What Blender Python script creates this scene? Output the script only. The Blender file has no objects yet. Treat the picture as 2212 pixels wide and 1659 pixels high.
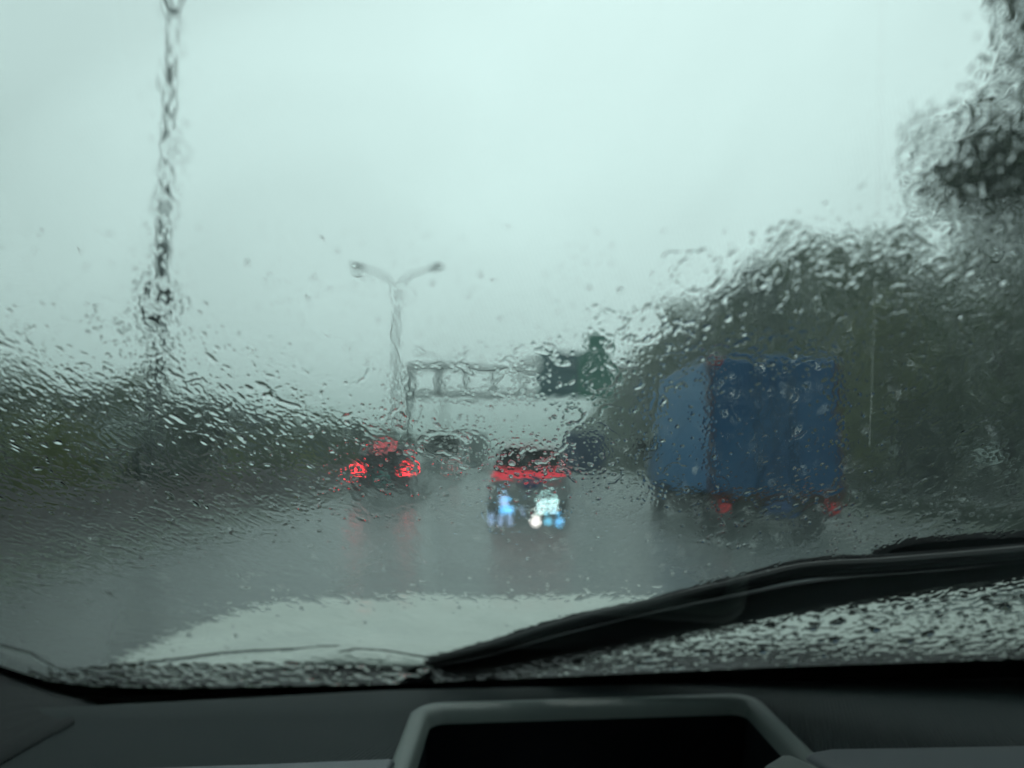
import bpy, bmesh, math, random
import numpy as np
from mathutils import Vector, Matrix
R = math.radians
sc = bpy.context.scene
col = sc.collection

# ------------------------------------------------------------------ camera
EYE = Vector((0, 0, 1.45)); PITCH = R(5.6); FP = 1580.0; CX, CY = 1106.0, 829.5
cam_d = bpy.data.cameras.new("camera"); cam = bpy.data.objects.new("camera", cam_d); col.objects.link(cam)
cam.location = EYE; cam.rotation_euler = (R(90) + PITCH, 0, 0)
cam_d.sensor_width = 36; cam_d.lens = 36 * FP / 2212; cam_d.clip_start = 0.02; cam_d.clip_end = 3000
cam_d.dof.use_dof = True; cam_d.dof.focus_distance = 0.43; cam_d.dof.aperture_fstop = 4.1
sc.camera = cam
# ------------------------------------------------------------------ render + view
sc.view_settings.view_transform = 'Standard'; sc.view_settings.look = 'None'
sc.view_settings.exposure = 0.0; sc.view_settings.gamma = 1.0
sc.cycles.max_bounces = 14; sc.cycles.transmission_bounces = 12; sc.cycles.transparent_max_bounces = 16
sc.cycles.volume_bounces = 1; sc.cycles.diffuse_bounces = 3; sc.cycles.glossy_bounces = 4
sc.cycles.caustics_refractive = True; sc.cycles.sample_clamp_indirect = 6
# ------------------------------------------------------------------ sky
SUN_EL, SUN_ROT = R(58), R(8)
world = bpy.data.worlds.new("World"); sc.world = world; world.use_nodes = True
nt = world.node_tree; nt.nodes.clear()
N = nt.nodes.new; L = nt.links.new
out = N('ShaderNodeOutputWorld'); bg = N('ShaderNodeBackground'); bg.inputs['Strength'].default_value = 0.1
sky = N('ShaderNodeTexSky'); sky.sky_type = 'NISHITA'; sky.sun_disc = False
sky.sun_elevation = SUN_EL; sky.sun_rotation = SUN_ROT; sky.dust_density = 4; sky.air_density = 1.0
bw = N('ShaderNodeRGBToBW'); L(sky.outputs[0], bw.inputs[0])
tc = N('ShaderNodeTexCoord'); nz = N('ShaderNodeTexNoise'); nz.inputs['Scale'].default_value = 1.6
nz.inputs['Detail'].default_value = 3; nz.inputs['Distortion'].default_value = .6
L(tc.outputs['Generated'], nz.inputs['Vector'])
cr = N('ShaderNodeValToRGB'); cr.color_ramp.elements[0].position = .3; cr.color_ramp.elements[1].position = .75
cr.color_ramp.elements[0].color = (.80, .81, .82, 1); cr.color_ramp.elements[1].color = (1.10, 1.10, 1.10, 1)
L(nz.outputs['Fac'], cr.inputs[0])
# bright patch of cloud where the hidden sun stands
dot = N('ShaderNodeVectorMath'); dot.operation = 'DOT_PRODUCT'
dot.inputs[1].default_value = (0.14, 0.80, 0.58); L(tc.outputs['Generated'], dot.inputs[0])
mr = N('ShaderNodeFloatCurve'); cv = mr.mapping.curves[0]      # input: dot * .5 + .5; output * .5 = brightness
cv.points[0].location = (0.0, .17); cv.points[1].location = (1.0, .515)
for p_ in ((.30, .20), (.55, .29), (.76, .375)): cv.points.new(*p_)
mr.mapping.update()
hf = N('ShaderNodeMath'); hf.operation = 'MULTIPLY_ADD'; hf.inputs[1].default_value = .5; hf.inputs[2].default_value = .5
L(dot.outputs['Value'], hf.inputs[0]); L(hf.outputs[0], mr.inputs['Value'])
db = N('ShaderNodeMath'); db.operation = 'MULTIPLY'; db.inputs[1].default_value = 2.0; L(mr.outputs[0], db.inputs[0])
m1 = N('ShaderNodeMath'); m1.operation = 'MULTIPLY'; L(cr.outputs[0], m1.inputs[0]); L(db.outputs[0], m1.inputs[1])
tint = N('ShaderNodeMix'); tint.data_type = 'RGBA'; tint.blend_type = 'MULTIPLY'; tint.inputs[0].default_value = 1
tint.inputs[6].default_value = (8.75, 10.75, 10.6, 1); L(m1.outputs[0], tint.inputs[7])
mx = N('ShaderNodeMix'); mx.data_type = 'RGBA'; mx.inputs[0].default_value = .12
L(tint.outputs[2], mx.inputs[6]); L(bw.outputs[0], mx.inputs[7])
L(mx.outputs[2], bg.inputs[0]); L(bg.outputs[0], out.inputs[0])
# ------------------------------------------------------------------ sun behind the overcast
sd = bpy.data.lights.new("sun", 'SUN'); sd.energy = .6; sd.angle = R(20); sd.color = (1, .98, .93)
sun = bpy.data.objects.new("sun", sd); col.objects.link(sun)
sun.rotation_euler = (R(90) - SUN_EL, 0, R(180) - SUN_ROT)
sun.rotation_euler = (-(R(90) - SUN_EL), 0, -SUN_ROT)

# ================================================================== helpers
def tag(o, label=None, cat=None, group=None, kind=None):
    if label: o['label'] = label
    if cat: o['category'] = cat
    if group: o['group'] = group
    if kind: o['kind'] = kind
    return o
def empty(name, loc=(0, 0, 0), rz=0):
    o = bpy.data.objects.new(name, None); col.objects.link(o); o.location = loc; o.rotation_euler = (0, 0, rz)
    o.empty_display_size = .2
    return o
class MB:
    def __init__(s): s.v = []; s.f = []
    def add(s, vs, fs):
        b = len(s.v); s.v += [tuple(v) for v in vs]; s.f += [tuple(i + b for i in f) for f in fs]; return s
    def box(s, x0, x1, y0, y1, z0, z1):
        return s.add([(x0,y0,z0),(x1,y0,z0),(x1,y1,z0),(x0,y1,z0),(x0,y0,z1),(x1,y0,z1),(x1,y1,z1),(x0,y1,z1)],
                     [(0,3,2,1),(4,5,6,7),(0,1,5,4),(1,2,6,5),(2,3,7,6),(3,0,4,7)])
    def tube(s, pts, rad, n=10, caps=True):
        pts = [Vector(p) for p in pts]; k = len(pts)
        rad = rad if isinstance(rad, (list, tuple)) else [rad] * k
        vs = []; fs = []
        for i, p in enumerate(pts):
            d = (pts[min(i+1, k-1)] - pts[max(i-1, 0)]).normalized()
            a = Vector((0, 0, 1)) if abs(d.z) < .9 else Vector((1, 0, 0))
            u = d.cross(a).normalized(); w = d.cross(u).normalized()
            for j in range(n):
                t = 2 * math.pi * j / n; vs.append(p + rad[i] * (math.cos(t) * u + math.sin(t) * w))
        for i in range(k - 1):
            for j in range(n):
                j2 = (j + 1) % n; fs.append((i*n+j, i*n+j2, (i+1)*n+j2, (i+1)*n+j))
        if caps: fs.append(tuple(range(n))[::-1]); fs.append(tuple((k-1)*n + j for j in range(n)))
        return s.add(vs, fs)
    def cyl(s, c, r, h, axis='x', n=24):
        a = Vector({'x': (1,0,0), 'y': (0,1,0), 'z': (0,0,1)}[axis]); c = Vector(c)
        return s.tube([c - a * h / 2, c + a * h / 2], r, n)
    def prism(s, poly, x0, x1):           # poly in (y, z), extruded along x
        n = len(poly)
        vs = [(x0, y, z) for y, z in poly] + [(x1, y, z) for y, z in poly]
        return s.add(vs, [tuple(range(n)), tuple(range(2*n-1, n-1, -1))] + [(i, i+n, (i+1) % n + n, (i+1) % n) for i in range(n)])
    def build(s, name, mat=None, parent=None, smooth=False, bevel=0, seg=2, loc=None):
        me = bpy.data.meshes.new(name); me.from_pydata(s.v, [], s.f); me.validate()
        bm = bmesh.new(); bm.from_mesh(me); bmesh.ops.recalc_face_normals(bm, faces=bm.faces); bm.to_mesh(me); bm.free()
        o = bpy.data.objects.new(name, me); col.objects.link(o)
        if mat: me.materials.append(mat)
        if smooth: me.shade_smooth()
        if bevel:
            b = o.modifiers.new('bevel', 'BEVEL'); b.width = bevel; b.segments = seg; b.limit_method = 'ANGLE'; b.angle_limit = R(35)
            me.shade_smooth()
            w = o.modifiers.new('wn', 'WEIGHTED_NORMAL')
        if parent: o.parent = parent
        if loc: o.location = loc
        return o
def copy_tree(o, parent=None):
    c = o.copy(); col.objects.link(c); c.parent = parent
    for ch in list(o.children): copy_tree(ch, c)
    return c
def mat(name, base, rough=.6, metal=0, noise=None, bump=None, coat=0, emit=None, spec=.5):
    """base colour varied by noise=(scale, amount, other colour) and roughened by bump=(scale, strength)"""
    m = bpy.data.materials.new(name); m.use_nodes = True; t = m.node_tree; p = t.nodes['Principled BSDF']
    p.inputs['Base Color'].default_value = (*base, 1); p.inputs['Roughness'].default_value = rough
    p.inputs['Metallic'].default_value = metal; p.inputs['Coat Weight'].default_value = coat
    p.inputs['Specular IOR Level'].default_value = spec
    co = t.nodes.new('ShaderNodeTexCoord')
    if noise:
        n = t.nodes.new('ShaderNodeTexNoise'); n.inputs['Scale'].default_value = noise[0]; n.inputs['Detail'].default_value = 6
        t.links.new(co.outputs['Object'], n.inputs['Vector'])
        r = t.nodes.new('ShaderNodeValToRGB'); e = r.color_ramp.elements
        e[0].position, e[1].position = .35, .68
        e[0].color = (*base, 1); e[1].color = (*noise[1], 1)
        t.links.new(n.outputs['Fac'], r.inputs[0]); t.links.new(r.outputs[0], p.inputs['Base Color'])
    if bump:
        n2 = t.nodes.new('ShaderNodeTexNoise'); n2.inputs['Scale'].default_value = bump[0]; n2.inputs['Detail'].default_value = 4
        t.links.new(co.outputs['Object'], n2.inputs['Vector'])
        b = t.nodes.new('ShaderNodeBump'); b.inputs['Strength'].default_value = bump[1]; b.inputs['Distance'].default_value = bump[2] if len(bump) > 2 else .01
        t.links.new(n2.outputs['Fac'], b.inputs['Height']); t.links.new(b.outputs[0], p.inputs['Normal'])
    if emit:
        p.inputs['Emission Color'].default_value = (*emit[0], 1); p.inputs['Emission Strength'].default_value = emit[1]
    return m
SP, CP = math.sin(PITCH), math.cos(PITCH)
def ray(px, py):
    a, b = (px - CX) / FP, (CY - py) / FP
    return Vector((a, CP - b * SP, SP + b * CP))
# windscreen plane
GN = Vector((0, .5, math.cos(R(30)))); GT = Vector((0, -math.cos(R(30)), .5)); GB = EYE + Vector((0, .845, -.255))
def G(px, py, off=0.0):                    # the point of the glass (moved off along its outer normal) on the ray of a pixel
    d = ray(px, py); s = GN.dot(GB + GN * off - EYE) / GN.dot(d); return EYE + d * s
def Pz(px, py, z):
    d = ray(px, py); return EYE + d * ((z - EYE.z) / d.z)

# ================================================================== materials
M = {}
M['asphalt'] = mat('wet_asphalt', (.12, .132, .134), .24, noise=(.35, (.165, .178, .18)), bump=(35, .5, .006), spec=.8)
M['asphalt2'] = mat('side_road_asphalt', (.09, .10, .10), .22, noise=(.5, (.12, .13, .13)), bump=(50, .3, .004))
M['grass'] = mat('grass', (.035, .055, .022), .8, noise=(1.5, (.07, .09, .035)), bump=(8, .6, .05))
M['paint'] = mat('road_paint', (.22, .23, .22), .3, noise=(5, (.10, .11, .11)))
M['kerb'] = mat('kerb_stone', (.20, .21, .19), .5, noise=(4, (.10, .14, .08)))
M['barrier'] = mat('stained_concrete', (.085, .078, .080), .5, noise=(1.3, (.115, .10, .10)), bump=(20, .3))
M['steel'] = mat('galvanised_steel', (.17, .19, .19), .5, .2, noise=(3, (.23, .25, .25)))
M['palesteel'] = mat('pale_lamp_steel', (.16, .18, .18), .5, .1, noise=(3, (.22, .24, .24)))
M['darksteel'] = mat('dark_steel', (.03, .035, .035), .5, .2, noise=(6, (.05, .055, .055)))
M['lampglass'] = mat('lamp_glass', (.45, .47, .45), .2)
M['sign_green'] = mat('sign_green', (.010, .19, .13), .35, noise=(2, (.012, .22, .15)))
M['sign_blue'] = mat('sign_blue', (.018, .10, .13), .35, noise=(2, (.022, .12, .15)))
M['sign_edge'] = mat('sign_border', (.5, .55, .52), .4)
M['tyre'] = mat('tyre_rubber', (.018, .018, .018), .75, bump=(80, .4))
M['rim'] = mat('wheel_rim', (.35, .36, .37), .3, .8)
M['carglass'] = mat('dark_car_glass', (.012, .015, .016), .08, coat=.3)
M['blackplastic'] = mat('black_plastic', (.018, .019, .020), .5, bump=(150, .2, .002))
M['chrome'] = mat('chrome', (.6, .62, .62), .12, 1)
M['plate'] = mat('number_plate', (.05, .12, .30), .4)
M['plate_teal'] = mat('green_number_plate', (.12, .45, .40), .4)
M['brake'] = mat('lit_brake_lamp', (.5, .01, .01), .2, emit=((1, .035, .05), 5.0))
M['tail'] = mat('lit_tail_lamp', (.4, .01, .01), .2, emit=((1, .07, .11), .95))
M['taildim'] = mat('tail_lamp', (.35, .02, .02), .25, emit=((1, .08, .10), .22))
M['clear_lamp'] = mat('clear_lamp', (.5, .5, .48), .15)
M['silver'] = mat('silver_paint', (.36, .39, .38), .35, .1, noise=(.8, (.42, .45, .44)), coat=.5)
M['darkpaint'] = mat('charcoal_paint', (.030, .028, .031), .3, .1, noise=(.8, (.045, .042, .046)), coat=.6)
M['whitepaint'] = mat('white_paint', (.62, .64, .62), .3, noise=(.7, (.52, .54, .52)), coat=.5)
M['navy'] = mat('navy_tarpaulin', (.016, .040, .12), .5, noise=(1.2, (.025, .055, .15)), bump=(3, .4, .03))
M['bluelit'] = mat('lit_blue_side_panel', (.020, .155, .34), .4, noise=(1.4, (.03, .19, .40)), bump=(2.5, .3, .02))  # box blue made lighter for the sides: their brighter daylight painted into the colour
M['bluebox'] = mat('blue_box_paint', (.006, .075, .20), .35, noise=(1.1, (.012, .11, .26)), bump=(2.5, .3, .02))
M['rust'] = mat('rusty_frame', (.075, .032, .026), .6, noise=(5, (.12, .05, .035)))
M['redmark'] = mat('red_marker', (.28, .02, .02), .4)
M['whitehood'] = mat('pearl_white_paint', (.70, .75, .70), .5, noise=(9, (.58, .63, .59)), bump=(90, .5, .004), coat=.15)
M['trunk'] = mat('bark', (.045, .035, .026), .9, noise=(6, (.08, .065, .05)), bump=(15, .6))
def leafmat(name, c1, c2, rnd=.5):
    m = bpy.data.materials.new(name); m.use_nodes = True; t = m.node_tree; p = t.nodes['Principled BSDF']
    p.inputs['Roughness'].default_value = .5
    g = t.nodes.new('ShaderNodeNewGeometry'); n = t.nodes.new('ShaderNodeTexNoise'); n.inputs['Scale'].default_value = .7
    n.inputs['Detail'].default_value = 3
    t.links.new(g.outputs['Position'], n.inputs['Vector'])
    ad = t.nodes.new('ShaderNodeMath'); ad.operation = 'MULTIPLY_ADD'; ad.inputs[1].default_value = rnd; ad.inputs[2].default_value = -rnd / 2
    t.links.new(g.outputs['Random Per Island'], ad.inputs[0])
    a2 = t.nodes.new('ShaderNodeMath'); t.links.new(ad.outputs[0], a2.inputs[0]); t.links.new(n.outputs['Fac'], a2.inputs[1])
    r = t.nodes.new('ShaderNodeValToRGB'); r.color_ramp.elements[0].position = .3; r.color_ramp.elements[1].position = .72
    r.color_ramp.elements[0].color = (*c1, 1); r.color_ramp.elements[1].color = (*c2, 1)
    t.links.new(a2.outputs[0], r.inputs[0]); t.links.new(r.outputs[0], p.inputs['Base Color'])
    return m
M['leaf_dark'] = leafmat('dark_leaves', (.014, .024, .012), (.045, .070, .026))
M['leaf_mid'] = leafmat('green_leaves', (.035, .055, .020), (.075, .11, .035))
M['leaf_yellow'] = leafmat('yellow_green_leaves', (.065, .10, .012), (.20, .22, .03))
M['leaf_olive'] = leafmat('olive_leaves', (.036, .060, .016), (.095, .135, .035))

# ================================================================== ground and roads
def sheet(name, x0, x1, y0, y1, z, m, kind='structure', nx=1, ny=1):
    b = MB()
    b.add([(x0, y0, z), (x1, y0, z), (x1, y1, z), (x0, y1, z)], [(0, 1, 2, 3)])
    return tag(b.build(name, m), kind=kind)
sheet('ground', -900, 900, -60, 1800, -.012, M['grass'])
sheet('road', -5.75, 8.45, -40, 900, 0.0, M['asphalt'])
sheet('verge', -7.02, -5.93, -40, 900, -.004, M['kerb'])
sheet('opposite_road', -26, -12.5, -40, 900, -.004, M['asphalt2'])
b = MB(); b.add([(12.75, -40, -.004), (16.6, -40, -.004), (16.4, 48, -.004), (12.8, 82, -.004), (12.75, 82, -.004)], [(0, 1, 2, 3, 4)])
tag(b.build('side_road', M['asphalt2']), kind='structure')
def kerb(x0, x1, z=.13):
    tag(MB().box(x0, x1, -40, 900, -.05, z).build('kerb', M['kerb'], bevel=.02), kind='structure')
kerb(-5.95, -5.75); kerb(8.45, 8.65); kerb(12.55, 12.75)
b = MB()
for x in (-1.9, 2.3):
    for k in range(60):
        y = -6 + k * 12
        b.add([(x-.07, y, .004), (x+.07, y, .004), (x+.07, y+5, .004), (x-.07, y+5, .004)], [(0, 1, 2, 3)])
for x in (-5.35, 6.5):
    b.add([(x-.08, -40, .004), (x+.08, -40, .004), (x+.08, 900, .004), (x-.08, 900, .004)], [(0, 1, 2, 3)])
tag(b.build('road_markings', M['paint']), kind='structure')

# median barrier
b = MB(); prof = [(-7.55, -.02), (-7.0, -.02), (-7.0, .10), (-7.15, .38), (-7.2, .98), (-7.35, .98), (-7.4, .38), (-7.55, .10)]
ys = [-20 + 6 * k for k in range(60)]
for y in ys:
    n = len(prof)
    b.add([(x, y, z) for x, z in prof] + [(x, y + 5.97, z) for x, z in prof],
          [tuple(range(n))[::-1], tuple(range(n, 2*n))] + [(i, (i+1) % n, (i+1) % n + n, i + n) for i in range(n)])
br = b.build('concrete_barrier', M['barrier'], bevel=.015)
tag(br, 'long brownish stained concrete barrier along the left edge of the wet road', 'barrier')
# grassy verge between the barrier and the kerb
rng = np.random.default_rng(5)
def blades(name, x0, x1, y0, y1, n, h, m):
    x = rng.uniform(x0, x1, n); y = y0 + (y1 - y0) * rng.random(n) ** 1.8; a = rng.uniform(0, 6.28, n); hh = h * rng.uniform(.4, 1, n)
    lean = rng.normal(0, .35, (n, 2)) * hh[:, None]
    V = np.zeros((n, 3, 3)); w = .012 + .001 * y
    V[:, 0] = np.c_[x - np.cos(a) * w, y - np.sin(a) * w, np.zeros(n) - .01]
    V[:, 1] = np.c_[x + np.cos(a) * w, y + np.sin(a) * w, np.zeros(n) - .01]
    V[:, 2] = np.c_[x + lean[:, 0], y + lean[:, 1], hh]
    o = np_mesh(name, V.reshape(-1, 3), np.arange(n * 3).reshape(n, 3), m); return o
def np_mesh(name, V, F, m, smooth=False):
    me = bpy.data.meshes.new(name); me.vertices.add(len(V)); me.vertices.foreach_set('co', np.asarray(V, dtype=np.float32).ravel())
    k = F.shape[1]; me.loops.add(F.size); me.loops.foreach_set('vertex_index', F.astype(np.int32).ravel())
    me.polygons.add(len(F)); me.polygons.foreach_set('loop_start', np.arange(0, F.size, k, dtype=np.int32))
    if smooth: me.polygons.foreach_set('use_smooth', np.ones(len(F), dtype=bool))
    me.update(calc_edges=True); me.materials.append(m)
    o = bpy.data.objects.new(name, me); col.objects.link(o); return o
tag(blades('grass', -6.98, -5.97, 3, 60, 9000, .10, M['leaf_mid']), kind='stuff', label='green grass growing between the barrier and the kerb', cat='grass')
tag(blades('verge_grass', 8.67, 12.53, 6, 90, 52000, .22, M['leaf_dark']), kind='stuff', label='dark wet grass strip to the right of the road', cat='grass')

# ================================================================== trees and shrubs
def leaf_cloud(clumps, per, size, seed, squash=1.0):
    """many small leaf quads scattered round clump centres (x, y, z, r)"""
    r = np.random.default_rng(seed); out_v = []
    for cx, cy, cz, cr in clumps:
        n = int(per * (cr ** 2))
        d = r.normal(size=(n, 3)); d /= np.linalg.norm(d, axis=1)[:, None]
        rad = cr * (r.random(n) ** .45)
        wob = 1 + .3 * np.sin(d[:, 0] * 5 + cx * 3) * np.cos(d[:, 2] * 4 + cy)
        c = np.array([cx, cy, cz]) + d * (rad * wob)[:, None] * np.array([1, 1, squash])
        u = r.normal(size=(n, 3)); u /= np.linalg.norm(u, axis=1)[:, None]
        w = np.cross(u, r.normal(size=(n, 3))); w /= np.linalg.norm(w, axis=1)[:, None]
        s = size * r.uniform(.6, 1.3, n)[:, None]
        q = np.stack([c - u * s, c + w * s * .5, c + u * s, c - w * s * .5], 1)
        out_v.append(q.reshape(-1, 3))
    V = np.concatenate(out_v); return V, np.arange(len(V)).reshape(-1, 4)
def make_tree(name, h, r, seed, lm, per=260, size=.16, nclump=26, low=.22, label='', cat='tree', group=None, loc=(0, 0, 0), twig=True):
    rr = random.Random(seed); root = empty(name, loc)
    tag(root, label, cat, group)
    b = MB(); tr = .035 * h * .6
    lean = Vector((rr.uniform(-.06, .06) * h, rr.uniform(-.06, .06) * h, 0))
    pts = [Vector((0, 0, -.1)), lean * .3 + Vector((0, 0, h * .3)), lean * .7 + Vector((0, 0, h * .6)), lean + Vector((0, 0, h * .88))]
    b.tube(pts, [tr, tr * .75, tr * .45, tr * .12], 9)
    clumps = []
    for k in range(nclump):
        z = h * (low + (1 - low) * (k + .5) / nclump); t = (z / h - low) / (1 - low)
        prof = r * (math.sin(math.pi * min(1, .18 + .78 * t)) ** .7)
        a = rr.uniform(0, 6.28); q = prof * rr.uniform(.25, .85)
        c = Vector((math.cos(a) * q, math.sin(a) * q, z * .94)) + lean * t
        cr = r * rr.uniform(.24, .42); clumps.append((c.x, c.y, c.z, cr))
        s = pts[1].lerp(pts[3], max(0, min(1, (z / h - .35) / .6)))
        b.tube([s, s.lerp(c, .5) + Vector((0, 0, -.04 * h * rr.random())), c], [tr * .3, tr * .17, tr * .05], 5)
    b.build('trunk', M['trunk'], root, smooth=True)
    V, F = leaf_cloud(clumps, per, size, seed)
    o = np_mesh('crown', V, F, lm); o.parent = root
    return root
def make_shrub(name, w, h, seed, lm, label, group, loc, per=420, size=.07, cat='shrub', length=None):
    rr = random.Random(seed); root = empty(name, loc); tag(root, label, cat, group)
    length = length or w
    b = MB(); cl = []
    for k in range(9):
        x, y = rr.uniform(-.5, .5) * w, rr.uniform(-.5, .5) * length
        z = h * rr.uniform(.35, .85); cl.append((x, y, z, h * rr.uniform(.24, .34)))
        b.tube([(x * .2, y * .3, -.05), (x * .6, y * .7, z * .5), (x, y, z)], [.035, .02, .008], 5)
    for k in range(6):
        cl.append((rr.uniform(-.5, .5) * w, rr.uniform(-.5, .5) * length, h * .2, h * .25))
    b.build('stem', M['trunk'], root, smooth=True)
    V, F = leaf_cloud(cl, per, size, seed); V[:, 2] = np.maximum(V[:, 2], .0)
    o = np_mesh('foliage', V, F, lm); o.parent = root
    return root

# a row of trees beyond the side road on the right
RG = 'trees beyond the side road'
rt = random.Random(3)
_unused = 0
protos = [make_tree('roadside_tree', 12.5, 4.2, 11, M['leaf_dark'], label='', group=RG),
          make_tree('roadside_tree', 13.5, 4.6, 12, M['leaf_mid'], label='', group=RG),
          make_tree('roadside_tree', 13.0, 4.4, 13, M['leaf_olive'], label='', group=RG, per=150, nclump=30)]
for p_ in protos:   # low skirts of leaves reach the ground in this thick row
    pass
kindtxt = ['dark green', 'mid green', 'olive green']
posn = ['nearest', 'second', 'third', 'fourth', 'fifth', 'sixth', 'seventh', 'eighth', 'ninth', 'tenth', 'eleventh', 'twelfth', 'thirteenth', 'fourteenth',
        'fifteenth', 'sixteenth', 'farthest']
ylist = [17, 22, 27.5, 33, 39, 46, 54, 62, 71, 81, 92, 105, 119, 135, 153, 173, 195]
order = [0, 1, 2, 2, 2, 2, 0, 0, 2, 0, 2, 2, 0, 2, 2, 2, 2]
used = set()
for i, y in enumerate(ylist):
    k = order[i]
    o = protos[k] if k not in used else copy_tree(protos[k])
    used.add(k)
    o.location = (float(np.interp(y, [17, 30, 45, 75, 200], [19.6, 18.8, 18.6, 18.0, 17.0])) + rt.uniform(-.4, .5), y, 0); o.rotation_euler.z = rt.uniform(0, 6.28)
    s = rt.uniform(.93, 1.07) * float(np.interp(y, [17, 27, 36, 47, 60, 100, 130, 200], [.66, .80, .95, 1.2, 1.26, 1.2, .95, .72])); o.scale = (s, s, s)
    o['label'] = f'{kindtxt[k]} roadside tree, {posn[i]} of the front row beyond the side road on the right'
    o['group'] = RG
# the back row closes the gaps
ylist2 = [26, 37, 49, 62, 77, 94, 114, 137]
for i, y in enumerate(ylist2):
    k = [0, 0, 2, 0, 0, 2, 0, 2][i]
    o = copy_tree(protos[k]); o.location = (27.5 + rt.uniform(-1, 1), y, 0); o.rotation_euler.z = rt.uniform(0, 6.28)
    s = float(np.interp(y, [26, 50, 80, 140], [.66, .9, 1.15, 1.0])) * rt.uniform(.93, 1.03); o.scale = (s * 1.2, s * 1.2, s)
    o.location.x = float(np.interp(y, [26, 60, 140], [25, 24, 21])) + rt.uniform(-.8, .8)
    o['label'] = f'{kindtxt[k]} tree, {posn[i]} of the back row behind the right-hand roadside trees'
    o['group'] = 'back row of trees on the right'
# undergrowth below the right-hand row
US = 'bushes at the foot of the right-hand trees'
u0 = make_shrub('bush', 3.2, 3.4, 31, M['leaf_dark'], '', US, (0, 0, 0), per=300, size=.11, length=6)
for i in range(16):
    o = u0 if i == 0 else copy_tree(u0)
    y = 19 + i * 5.4 + (i ** 1.7) * .35
    o.location = (float(np.interp(y, [17, 45, 75, 200], [18.2, 17.6, 14.6, 14.0])) + rt.uniform(-.3, .4), y, 0); o.rotation_euler.z = rt.choice([0, math.pi]) + rt.uniform(-.15, .15)
    s = rt.uniform(.85, 1.2); o.scale = (1, 1, s)
    o['label'] = f'dark low bush at the foot of the right-hand trees, {posn[i]} along the side road'
    o['group'] = US
# near tree whose branch hangs into the top right corner
near = make_tree('overhanging_tree', 11.5, 3.9, 77, M['leaf_dark'], per=760, size=.085, nclump=40, low=.47,
                 label='near dark leafy tree hanging over the top right corner on the grass strip', cat='tree', loc=(11.5, 12.4, 0))
# one bright green bushy tree in front of the row
ly = make_tree('bushy_tree', 8.6, 3.1, 51, M['leaf_yellow'], per=380, size=.10, label='yellow-green bushy tree in front of the dark row, above the blue truck', loc=(17.0, 32.0, 0), low=.1)

# left: shrubs behind the barrier, trees behind them
LS = 'hedge shrubs behind the concrete barrier'
s0 = make_shrub('hedge_shrub', 1.7, 2.15, 41, M['leaf_yellow'], '', LS, (0, 0, 0), per=900, size=.05, length=3.0)
s1 = make_shrub('hedge_shrub', 1.8, 2.25, 42, M['leaf_dark'], '', LS, (0, 0, 0), per=800, size=.055, length=3.0)
fl = [1, 1]
hk = [0, 1, 0, 1, 1, 0, 1, 0, 0, 1, 0, 1, 0, 1, 1, 0, 1, 1, 1, 1, 1]
for i in range(21):
    k = hk[i]; src = (s0, s1)[k]
    o = src if fl[k] else copy_tree(src); fl[k] = 0
    o.location = (-8.55 + rt.uniform(-.15, .15), 7.2 + i * 2.9 + max(0, i - 8) ** 1.6 * .5, 0); o.rotation_euler.z = rt.choice([0, math.pi]) + rt.uniform(-.1, .1)
    s = rt.uniform(.88, 1.1); o.scale = (1, 1, s)
    word = (posn[:16] + ['seventeenth', 'eighteenth', 'nineteenth', 'twentieth', 'farthest'])[i]
    o['label'] = f"{['yellow-green', 'dark green'][k]} hedge shrub, {word} along the back of the left concrete barrier"
    o['group'] = LS
LT = 'low trees behind the left hedge'
l0 = make_tree('small_tree', 4.3, 1.9, 61, M['leaf_dark'], label='', group=LT, per=620, size=.085, nclump=18, low=.12)
l1 = make_tree('small_tree', 4.5, 2.0, 62, M['leaf_olive'], label='', group=LT, per=560, size=.085, nclump=18, low=.12)
fl = [1, 1]
for i in range(22):
    k = [0, 0, 0, 1, 0, 1][i % 6]; src = (l0, l1)[k]
    o = src if fl[k] else copy_tree(src); fl[k] = 0
    o.location = (-10.9 + rt.uniform(-.5, .3), 9.0 + i * 2.6 + max(0, i - 6) ** 1.7 * .45, 0); o.rotation_euler.z = rt.uniform(0, 6.28)
    s = rt.uniform(.74, .89) * (.88 if i < 2 else 1); o.scale = (s, s, s)
    word = (posn[:16] + ['seventeenth', 'eighteenth', 'nineteenth', 'twentieth', 'twenty-first', 'farthest'])[i]
    o['label'] = f"low {['dark green', 'olive'][k]} tree, {word} in the row behind the left hedge"
    o['group'] = LT

# ================================================================== lamp posts
def lamp_post(loc, label):
    root = empty('street_lamp', loc); tag(root, label, 'street lamp', 'double-armed lamps in the median')
    b = MB(); b.tube([(0, 0, 0), (0, 0, .4)], [.22, .20], 14); b.box(-.28, .28, -.28, .28, 0, .06); b.build('base', M['palesteel'], root, smooth=False)
    MB().tube([(0, 0, .3), (0, 0, 6), (0, 0, 11.6)], [.15, .12, .095], 14).build('pole', M['palesteel'], root, smooth=True)
    MB().tube([(0, 0, 5.9), (0, 0, 6.1)], [.16, .16], 14).build('collar', M['palesteel'], root)
    for s in (-1, 1):
        MB().tube([(0, 0, 11.3), (s * .25, 0, 12.1), (s * .9, 0, 12.75), (s * 2.2, 0, 13.15)], [.08, .07, .06, .05], 10).build('arm', M['palesteel'], root, smooth=True)
        hd = MB().tube([(s * 2.1, 0, 13.12), (s * 2.35, 0, 13.22), (s * 2.9, 0, 13.30), (s * 3.05, 0, 13.30)], [.06, .17, .16, .05], 12).build('lamp_head', M['palesteel'], root, smooth=True)
        MB().tube([(s * 2.35, 0, 13.12), (s * 2.9, 0, 13.2)], [.13, .12], 10).build('lens', M['lampglass'], hd, smooth=True)
    return root
lp = lamp_post((-7.75, 15.85, 0), 'nearest tall lamp post rising out of the top left of the view')
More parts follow.
